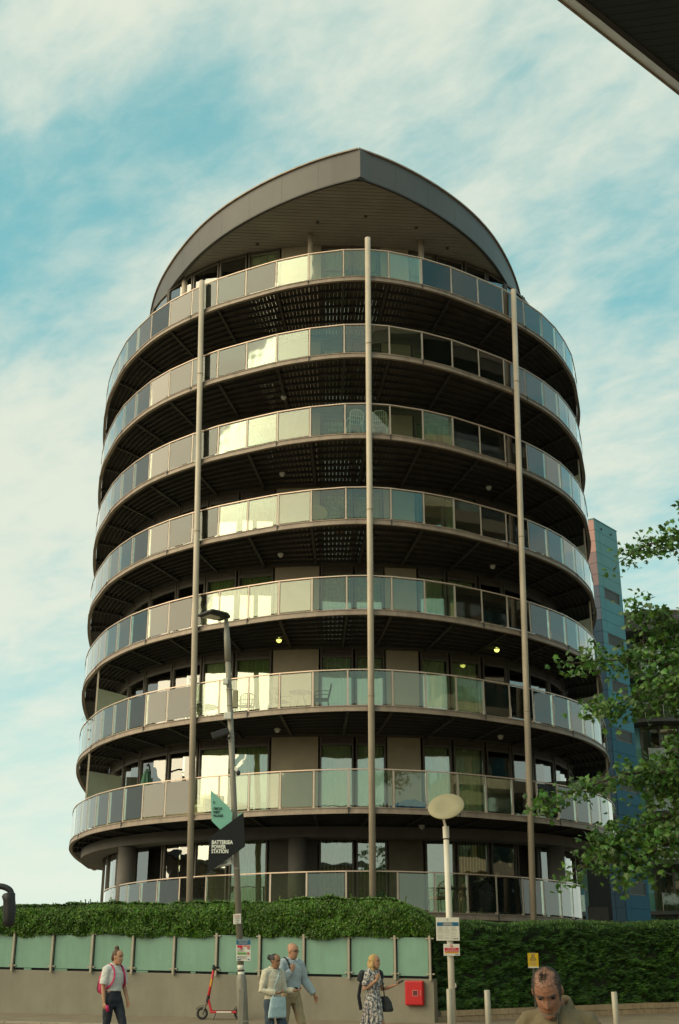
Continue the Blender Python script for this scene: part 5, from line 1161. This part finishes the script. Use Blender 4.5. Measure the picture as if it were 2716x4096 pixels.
class Figure:
    def __init__(s, label, pos, face, H, skin, headrot=(0, 0, 0), lean=0.0, headpos=(0, .025, 1.585), voxel=0.010):
        s.k = H/1.70; s.pos = pos; s.face = face; s.skin = skin; s.v = voxel; s.label = label
        s.body = MB(); s.J = {}
        rx, ry, rz = headrot; s.HM = Matrix.Translation(headpos) @ Matrix.Rotation(rz, 4, 'Z') @ Matrix.Rotation(rx, 4, 'X') @ Matrix.Rotation(ry, 4, 'Y')
        head(s.body, s.HM); hp = Vector(headpos)
        s.body.tube([(0, -.02, 1.36), (0, -.01, 1.43), (hp.x*.6, hp.y*.55-.01, 1.49), hp+Vector((0, -.02, -.05))], [(.075, .07), (.058, .056), (.052, .052), (.05, .055)], 14, up=(0, 1, 0))
        ringsZ(s.body, [(.82, 0, 0, .10, .09), (.90, 0, 0, .155, .11), (1.0, 0, 0, .145, .10), (1.10, 0, .005, .125, .09), (1.22, 0, .01, .145, .10), (1.33, 0, .005, .16, .10), (1.40, 0, -.01, .13, .075), (1.44, 0, -.015, .07, .055)])
        s.root = None; s.parts = []
    def arm(s, sx, sh, el, wr, hd_, hn, curl=0.6, r=1.0, thumb=1):
        s.body.tube([sh, Vector(sh).lerp(Vector(el), .5), el, Vector(el).lerp(Vector(wr), .4), wr], [.048*r, .043*r, .036*r, .036*r, .025*r], 12); hand(s.body, wr, hd_, hn, curl, 1.0, thumb)
        s.J[('arm', sx)] = (Vector(sh), Vector(el), Vector(wr))
    def leg(s, sx, hip, kn, an, toe):
        s.body.tube([hip, Vector(hip).lerp(Vector(kn), .5), kn, Vector(kn).lerp(Vector(an), .35), an], [.085, .07, .052, .052, .034], 14)
        s.J[('leg', sx)] = (Vector(hip), Vector(kn), Vector(an), Vector(toe))
    def done(s):
        rt = s.body.build('person', s.skin, smooth=True); vox(rt, s.v); s.root = rt; tag(rt, s.label, 'person')
        rt.location = s.pos; rt.rotation_euler = (0, 0, s.face-math.pi/2); rt.scale = (s.k,)*3
        for mb, nm, mt, vx in s.parts:
            o = mb.build(nm, mt, rt, smooth=True)
            if vx: vox(o, vx, 3)
            if mt in FOLDS:
                dm = o.modifiers.new('folds', 'DISPLACE'); dm.texture = FOLD_TEX; dm.strength = 0.020 if s.v > 0.006 else 0.016; dm.mid_level = 0.5; dm.texture_coords = 'LOCAL'
        return rt
    def part(s, nm, mt, vx=None): mb = MB(); s.parts.append((mb, nm, mt, vx)); return mb
    def torso(s, nm, mt, z0=0.98, z1=1.45, grow=0.018, waist=0.128, sleeve=1.0, collar=True, hip=.152):
        mb = s.part(nm, mt, s.v)
        tab = [(z0, 0, 0, hip if z0 < 1.0 else waist, .105)] + [t for t in ((1.04, 0, .003, waist+.01, .096), (1.12, 0, .006, waist+.008, .098), (1.22, 0, .012, .148, .110), (1.33, 0, .006, .162, .106), (1.40, 0, -.008, .140, .084), (1.445, 0, -.012, .086, .070)) if z0+.02 < t[0] <= z1]
        ringsZ(mb, [(z, x, y, a+grow, b+grow) for z, x, y, a, b in tab])
        for sx in (-1, 1):
            if ('arm', sx) not in s.J: continue
            sh, el, wr = s.J[('arm', sx)]; g = grow
            if sleeve <= .5: e_ = sh.lerp(el, sleeve*2); mb.tube([sh+Vector((-sx*.06, 0, .012)), sh, sh.lerp(e_, .5), e_], [.058+g, .058+g*1.1, .052+g*1.2, .05+g*1.3], 14)
            else:
                e_ = el.lerp(wr, (sleeve-.5)*2); mb.tube([sh+Vector((-sx*.06, 0, .012)), sh, sh.lerp(el, .5), el, el.lerp(e_, .5), e_], [.056+g, .058+g, .050+g, .043+g, .040+g, .032+g*.8], 14)
        if collar:
            cb = s.part('collar', mt); pts = [Vector((.068*math.sin(a), .062*math.cos(a)-.014, 1.455+.012*(1-math.cos(a))*.5-.02*max(0, math.cos(a)))) for a in frange(R(18), R(342), 18)]
            cb.rings([[p, p*1.0+Vector((0, 0, .038))+Vector((p.x, p.y, 0))*-.04, p+Vector((p.x, p.y, 0))*.16+Vector((0, 0, .034)), p+Vector((p.x, p.y, 0))*.42+Vector((0, 0, -.012))] for p in pts])
        return mb
    def pants(s, mt, top=1.04, flare=1.0, cuff=0.06, waist=.138):
        mb = s.part('trousers', mt, s.v); ringsZ(mb, [(.80, 0, 0, .135, .105), (.90, 0, -.005, .172, .128), (.97, 0, -.004, .160, .120), (top, 0, 0, waist, .108)])
        for sx in (-1, 1):
            hip, kn, an, toe = s.J[('leg', sx)]; a2 = kn.lerp(an, 1-cuff); mb.tube([hip+Vector((0, 0, .04)), hip, hip.lerp(kn, .5), kn, kn.lerp(a2, .5), a2], [.09, .098, .084, .068*(.6+.4*flare), .062*(.4+.6*flare), .052*flare], 14)
        for sx in (-1, 1):
            hip, kn, an, toe = s.J[('leg', sx)]; sb = s.part('shoe', 'shoe', None); d = (toe-an); d.z = 0; d = d.normalized()
            base = Vector((an.x, an.y, an.z-.05)); sb.tube([base-d*.06, base-d*.03, base+d*.06, base+d*.14, base+d*.18], [(.02, .02), (.038, .04), (.042, .038), (.040, .026), (.02, .012)], 12, up=(0, 0, 1))
    def eyes(s, mt='hair_black', mouth=True):
        mb = s.part('eyes', mt)
        for sx in (-1, 1): mb.ball(s.HM @ Vector((sx*.031, .077, .011)), (.014, .006, .007), 8, 6, s.HM.to_3x3())
        mb = s.part('eyebrows', mt)
        for sx in (-1, 1): mb.tube([s.HM @ Vector((sx*.014, .096, .030)), s.HM @ Vector((sx*.032, .093, .034)), s.HM @ Vector((sx*.05, .080, .029))], .0035, 6)
        if mouth: mb = s.part('mouth', 'lip'); mb.tube([s.HM @ Vector((-.022, .082, -.060)), s.HM @ Vector((0, .094, -.060)), s.HM @ Vector((.022, .082, -.060))], [.003, .0055, .003], 6)
    def hcap(s, mt, c=(0, -.020, .036), r=(.083, .092, .093)):
        mb = s.part('hair', mt, .008); mb.ball(s.HM @ Vector(c), r, 20, 14, s.HM.to_3x3()); return mb
def standing(f, sr=-.0): pass
GY = gz(21)-0.03
def px_pos(x, d): p = PX(x, 4000, d); return (p.x, d, gz(d)-0.03)
# 1. walker with a pink backpack
F1 = Figure('person in white shirt and dark trousers with a pink backpack, walking alone', px_pos(452, 21), R(-38), 1.66, 'skin', (R(-6), 0, R(12)), headpos=(0, .05, 1.585))
F1.arm(1, (.175, -.01, 1.39), (.215, -.03, 1.12), (.225, .03, .88), (0, .1, -1), (-1, .2, 0), 1.0)
F1.arm(-1, (-.175, -.01, 1.39), (-.215, .02, 1.12), (-.21, .13, .90), (0, .25, -1), (1, .2, 0), .7, thumb=-1)
F1.leg(1, (.09, 0, .90), (.10, -.02, .50), (.10, -.28, .13), (.10, -.15, .03)); F1.leg(-1, (-.09, 0, .90), (-.09, .20, .50), (-.09, .05, .08), (-.09, .22, .03))
F1.pants('trousers_navy', 1.10, .85, .12, .118); F1.torso('shirt', 'shirt_white', 1.05, sleeve=.44); F1.eyes()
mb = F1.hcap('hair_brown'); mb.ball(F1.HM @ Vector((0, -.045, .145)), (.042, .042, .036), 12, 8); mb.ball(F1.HM @ Vector((.0, -.075, -.02)), (.06, .035, .06), 12, 8)
mb = F1.part('backpack', 'pink', .012); ringsZ(mb, [(1.00, 0, -.20, .12, .07), (1.06, 0, -.21, .14, .09), (1.25, 0, -.21, .14, .09), (1.36, 0, -.19, .12, .07), (1.40, 0, -.17, .07, .04)])
mb = F1.part('backpack_pocket', 'maroon', .012); ringsZ(mb, [(1.02, 0, -.28, .10, .05), (1.08, 0, -.29, .12, .055), (1.20, 0, -.28, .115, .05), (1.23, 0, -.27, .08, .03)])
mb = F1.part('backpack_strap', 'pink')
for sx in (-1, 1): mb.tube(catmull([(sx*.10, -.14, 1.37), (sx*.105, -.04, 1.462), (sx*.105, .075, 1.41), (sx*.115, .125, 1.28), (sx*.15, .09, 1.15), (sx*.15, -.05, 1.08), (sx*.12, -.15, 1.04)], 4), [(.024, .007)]*25, 8, up=(sx, 0, 0))
mb = F1.part('drink_can', 'pink'); mb.tube([(.205, .085, .83), (.185, .10, .735)], .030, 14)
F1.done()
# 2. companion with a pale blue tote
F2 = Figure('person in cream shirt and blue jeans holding a pale blue tote bag', px_pos(1092, 20.9), R(-48), 1.60, 'skin_dark', (R(-14), 0, R(14)), headpos=(0, .04, 1.58))
F2.arm(1, (.17, -.01, 1.39), (.235, -.03, 1.10), (.07, .20, 1.06), (-1, .35, .05), (0, -.2, 1), 1.1)
F2.arm(-1, (-.17, -.01, 1.39), (-.225, .04, 1.10), (-.27, .27, 1.10), (-.5, .8, .1), (0, 0, 1), 1.0, thumb=-1)
F2.leg(1, (.09, 0, .90), (.10, .05, .50), (.10, -.06, .09), (.10, .1, .03)); F2.leg(-1, (-.09, 0, .90), (-.10, .17, .50), (-.10, .08, .09), (-.10, .25, .03))
F2.pants('jeans_blue', 1.04, 1.7, .05); F2.torso('shirt', 'shirt_cream', .96, sleeve=.96); F2.eyes()
mb = F2.hcap('hair_black', (0, -.018, .032), (.084, .094, .090)); mb.ball(F2.HM @ Vector((0, -.135, .03)), (.05, .045, .05), 12, 8)
mb = F2.part('tote_bag', 'tote_blue', .012); ringsZ(mb, [(.66, .04, .17, .195, .045), (.68, .04, .17, .20, .065), (.84, .03, .175, .185, .06), (.98, .02, .17, .165, .04), (1.0, .02, .17, .155, .02)])
mb = F2.part('bag_strap', 'tote_blue'); mb.tube(catmull([(.13, .16, .98), (.10, .15, 1.15), (.02, .145, 1.30), (-.08, .06, 1.445), (-.13, -.05, 1.43)], 5), .010, 8)
F2.done()
# 3. bald companion
F3 = Figure('bald bearded person in light blue shirt and khaki trousers with a rucksack strap', px_pos(1162, 21.3), R(-50), 1.76, 'skin', (R(-12), 0, R(20)), headpos=(0, .035, 1.585))
F3.arm(1, (.185, -.01, 1.39), (.255, .05, 1.12), (.13, .20, 1.29), (-.35, .1, 1), (-.2, -1, 0), 1.3)
F3.arm(-1, (-.185, -.01, 1.39), (-.29, .0, 1.13), (-.39, .13, .92), (-.25, .35, -1), (1, .3, 0), .5, thumb=-1)
F3.leg(1, (.09, 0, .90), (.10, -.03, .50), (.10, -.22, .12), (.10, -.08, .03)); F3.leg(-1, (-.09, 0, .90), (-.10, .17, .50), (-.10, .12, .08), (-.10, .3, .03))
F3.pants('khaki', 1.03, 1.15, .05, .15); F3.torso('shirt', 'shirt_blue', 1.0, grow=.028, waist=.148, sleeve=.97, hip=.16); F3.eyes()
mb = F3.part('beard', 'beard_grey', .008); mb.ball(F3.HM @ Vector((0, .055, -.082)), (.050, .042, .034), 14, 8, F3.HM.to_3x3()); mb.ball(F3.HM @ Vector((0, .086, -.046)), (.026, .010, .006), 10, 6, F3.HM.to_3x3())
mb = F3.part('glasses', 'hair_black')
for sx in (-1, 1):
    c = [F3.HM @ Vector((sx*.031+.021*math.cos(a), .098, .010+.016*math.sin(a))) for a in frange(0, 6.2832, 14)]; mb.tube(c, .0025, 6); mb.tube([F3.HM @ Vector((sx*.052, .097, .014)), F3.HM @ Vector((sx*.078, .0, .012))], .0025, 6)
mb.tube([F3.HM @ Vector((-.01, .10, .012)), F3.HM @ Vector((.01, .10, .012))], .0025, 6)
mb = F3.part('belt', 'cloth_black'); ringsZ(mb, [(1.005, 0, 0, .166, .132), (1.04, 0, 0, .164, .130)])
mb = F3.part('rucksack', 'cloth_black', .014); ringsZ(mb, [(1.02, 0, -.22, .13, .07), (1.10, 0, -.23, .15, .10), (1.30, 0, -.22, .15, .09), (1.42, 0, -.18, .10, .05)])
mb = F3.part('rucksack_strap', 'cloth_black'); mb.tube(catmull([(.10, -.15, 1.38), (.115, -.04, 1.475), (.12, .085, 1.41), (.13, .15, 1.28), (.165, .10, 1.14), (.17, -.06, 1.07)], 4), [(.026, .008)]*21, 8, up=(1, 0, 0))
F3.done()
# 4. fair haired walker in a long printed dress
F4 = Figure('blond person in a long patterned dress looking away while holding a phone', px_pos(1494, 21.4), R(-36), 1.58, 'skin', (R(-4), 0, R(16)), headpos=(0, .03, 1.585))
F4.arm(1, (.165, -.01, 1.39), (.215, -.06, 1.10), (.105, .14, 1.27), (-.4, .3, .9), (-.5, -1, 0), .5)
F4.arm(-1, (-.165, -.01, 1.39), (-.215, .05, 1.11), (-.25, .28, 1.18), (-.15, 1, .25), (.3, 0, 1), 1.0, thumb=-1)
F4.leg(1, (.09, 0, .90), (.09, .02, .50), (.09, -.10, .09), (.09, .08, .03)); F4.leg(-1, (-.09, 0, .90), (-.09, .13, .50), (-.09, .12, .08), (-.09, .3, .03))
mb = F4.torso('dress', 'dress', 1.02, grow=.014, waist=.115, sleeve=.36, collar=False)
for pr_ in (0,):
    rs = []
    for z, a, b, yc, fl in ((1.08, .128, .105, .0, 0), (.98, .165, .135, -.01, .01), (.86, .185, .155, -.015, .015), (.65, .18, .17, -.02, .03), (.40, .21, .23, -.06, .05), (.18, .27, .34, -.14, .07), (.06, .32, .46, -.22, .08)):
        rs.append([Vector(((a+fl*math.sin(k*2.1))*math.cos(2*math.pi*k/40), yc+(b+fl*math.sin(k*2.1))*math.sin(2*math.pi*k/40), z)) for k in range(40)])
    mb.rings(rs)
F4.eyes(); mb = F4.hcap('hair_blond', (0, -.022, .036), (.088, .098, .094))
for sx, yy, zz_ in ((1, -.02, -.06), (-1, -.02, -.06), (1, -.06, -.12), (-1, -.06, -.12), (.3, -.09, -.05), (-.3, -.09, -.12), (1, -.01, -.16)): mb.ball(F4.HM @ Vector((sx*.062, yy, zz_)), (.040, .045, .07), 10, 8)
mb = F4.part('jacket', 'cloth_black', .012); mb.tube(catmull([(.20, -.06, 1.36), (.22, -.13, 1.2), (.17, -.20, .98), (.12, -.19, .78)], 4), [(.05, .03)]*13, 10); mb.tube(catmull([(.19, -.10, 1.42), (.24, -.10, 1.38), (.25, -.14, 1.25)], 4), [(.06, .035)]*9, 10)
mb.tube(catmull([(-.12, -.05, 1.45), (-.16, .06, 1.42), (-.175, .10, 1.30)], 4), [(.04, .02)]*9, 10)
mb = F4.part('handbag', 'cloth_black', .010); ringsZ(mb, [(.74, -.20, .14, .07, .13), (.78, -.20, .14, .075, .15), (.92, -.19, .13, .06, .12), (1.0, -.18, .12, .02, .07)])
mb = F4.part('bag_strap', 'cloth_black'); mb.tube([(-.18, .12, .98), (-.165, .10, 1.2), (-.13, .03, 1.45)], .010, 6)
mb = F4.part('phone', 'black_metal'); mb.box((-.265, .41, 1.235), (.07, .14, .010), 0, Matrix.Rotation(R(25), 3, 'X'))
F4.done()
# 5. balding man close to the camera
p5 = PX(2232, 4090, 6.75)
F5 = Figure('balding grey-haired person in a khaki polo shirt close to the viewer, head bowed', (p5.x, 6.75, gz(6.75)-0.03), R(-100), 1.64, 'skin_tan', (R(-33), R(4), R(-4)), headpos=(.045, .090, 1.522), voxel=0.0045)
F5.arm(1, (.178, -.01, 1.365), (.25, .0, 1.10), (.24, .12, .88), (0, .3, -1), (-1, 0, 0), .8); F5.arm(-1, (-.178, -.01, 1.365), (-.25, .0, 1.10), (-.24, .12, .88), (0, .3, -1), (1, 0, 0), .8, thumb=-1)
F5.leg(1, (.09, 0, .90), (.10, .05, .50), (.10, -.06, .09), (.10, .1, .03)); F5.leg(-1, (-.09, 0, .90), (-.10, .17, .50), (-.10, .08, .09), (-.10, .25, .03))
F5.pants('khaki', 1.03, 1.1, .05, .15)
mb = F5.part('polo_shirt', 'polo', .008); ringsZ(mb, [(.95, 0, 0, .18, .135), (1.12, 0, .008, .175, .135), (1.25, 0, .012, .18, .138), (1.33, 0, .004, .178, .125), (1.385, 0, -.008, .15, .10), (1.425, 0, -.014, .10, .08), (1.45, 0, -.014, .074, .066)])
for sx in (-1, 1):
    sh, el, wr = F5.J[('arm', sx)]; mb.tube([sh+Vector((-sx*.10, 0, .02)), sh+Vector((-sx*.02, 0, -.002)), sh+Vector((sx*.012, 0, -.05)), sh.lerp(el, .7)], [.052, .062, .066, .068], 16)
cb = F5.part('collar', 'polo')
for sx in (-1, 1):
    pts = [Vector((sx*.070*math.sin(a), .070*math.cos(a)-.012, 1.445+.010*(1-math.cos(a))-.055*max(0, math.cos(a))**1.5)) for a in frange(R(10), R(180), 14)]
    cb.rings([[p+Vector((-p.x*.04, -p.y*.04, .030)), p+Vector((p.x*.10, p.y*.08, .034)), p+Vector((p.x*.38, p.y*.36, -.012-.028*max(0, math.cos(R(10+170*i/14))))), p+Vector((p.x*.34, p.y*.32, -.014-.028*max(0, math.cos(R(10+170*i/14))))), p+Vector((0, 0, .01))] for i, p in enumerate(pts)])
cb = F5.part('placket', 'polo_dark'); cb.tube([(0.0, .098, 1.425), (0.0, .122, 1.36), (0, .135, 1.30)], [(.016, .004), (.014, .005), (.010, .004)], 8, up=(1, 0, 0))
HM5 = F5.HM
def hp5(x, y, z): return HM5 @ Vector((x, y, z))
M35 = HM5.to_3x3()
# cropped side hair, thin forelock and stubble follow the skull's surface
def strands(fig, nm, mt, dens, count, ln, seed):
    mb = fig.part(nm, mt); r = random.Random(seed)
    for _ in range(count):
        q = r.random()*(len(HEADT)-1); i = min(int(q), len(HEADT)-2); f = q-i; z, a, b, yc = [HEADT[i][k]*(1-f)+HEADT[i+1][k]*f for k in range(4)]
        t = 2*math.pi*r.random(); p = Vector((a*math.sin(t), yc+b*math.cos(t), z)); n = Vector((math.sin(t)/max(a, .02), math.cos(t)/max(b, .02), z*100)).normalized()
        if r.random() > dens(p): continue
        fl = Vector((0, -1, -.35)); fl = (fl-n*fl.dot(n)).normalized()+Vector((r.gauss(0, .35), r.gauss(0, .35), r.gauss(0, .35))); w_ = n.cross(fl).normalized()*0.0009
        tip = p+n*(.002+ln*.25)+fl*ln; k = len(mb.v); mb.v += [tuple(fig.HM @ v) for v in (p-n*.001-w_, p-n*.001+w_, tip)]; mb.f.append((k, k+1, k+2))
    return mb
def sstep(x): x = max(0, min(1, x)); return x*x*(3-2*x)
def k_side(p):
    if p.z < -.035 or p.y > .052: return -1
    side = (abs(p.x)-.050)/.014; back = (-.012-p.y)/.02
    return min(max(side, back), (p.z+.03)/.01, 1 if p.z < .10 else max(-1, (-.02-p.y)/.02))
def k_fore(p):
    if p.z < .060: return -1
    return 0.8-((p.x-.006)/.025)**2-((p.y-.036)/.045)**2
def k_beard(p):
    if p.z > -.040 or p.y < .0: return -1
    jaw = (-.060-p.z)/.012; lipz = 1-((abs(p.z+.047))/.008) if abs(p.x) < .032 else -1
    if abs(p.x) < .022 and -.070 < p.z < -.054: return -1
    return max(jaw, lipz)
strands(F5, 'hair', 'hair_grey', lambda p: max(sstep(k_side(p)*.7+.45) if p.z > -.035 and p.y < .052 else 0, 0.10 if p.z > .07 else 0), 26000, .008, 1)
strands(F5, 'forelock', 'hair_grey', lambda p: 0.9*sstep(k_fore(p)*.9+.15) if p.z > .055 else 0, 26000, .009, 2)
strands(F5, 'stubble', 'stubble_grey', lambda p: 0.55*sstep(k_beard(p)*.8+.3) if p.z < -.04 and p.y > 0 else 0, 26000, .003, 3)
mb = F5.part('eyebrows', 'hair_grey')
for sx in (-1, 1): mb.tube([hp5(sx*.010, .099, .030), hp5(sx*.028, .099, .036), hp5(sx*.050, .083, .030)], [.003, .0048, .003], 8)
mb = F5.part('eyes', 'hair_black')  # black eyes drawn large, painting in the shade of the sockets
for sx in (-1, 1): mb.ball(hp5(sx*.031, .0765, .009), (.017, .006, .0075), 10, 6, M35)
mb = F5.part('mouth', 'lip'); mb.tube([hp5(-.024, .083, -.061), hp5(0, .0955, -.060), hp5(.024, .083, -.061)], [.0025, .005, .0025], 8)
F5.done()
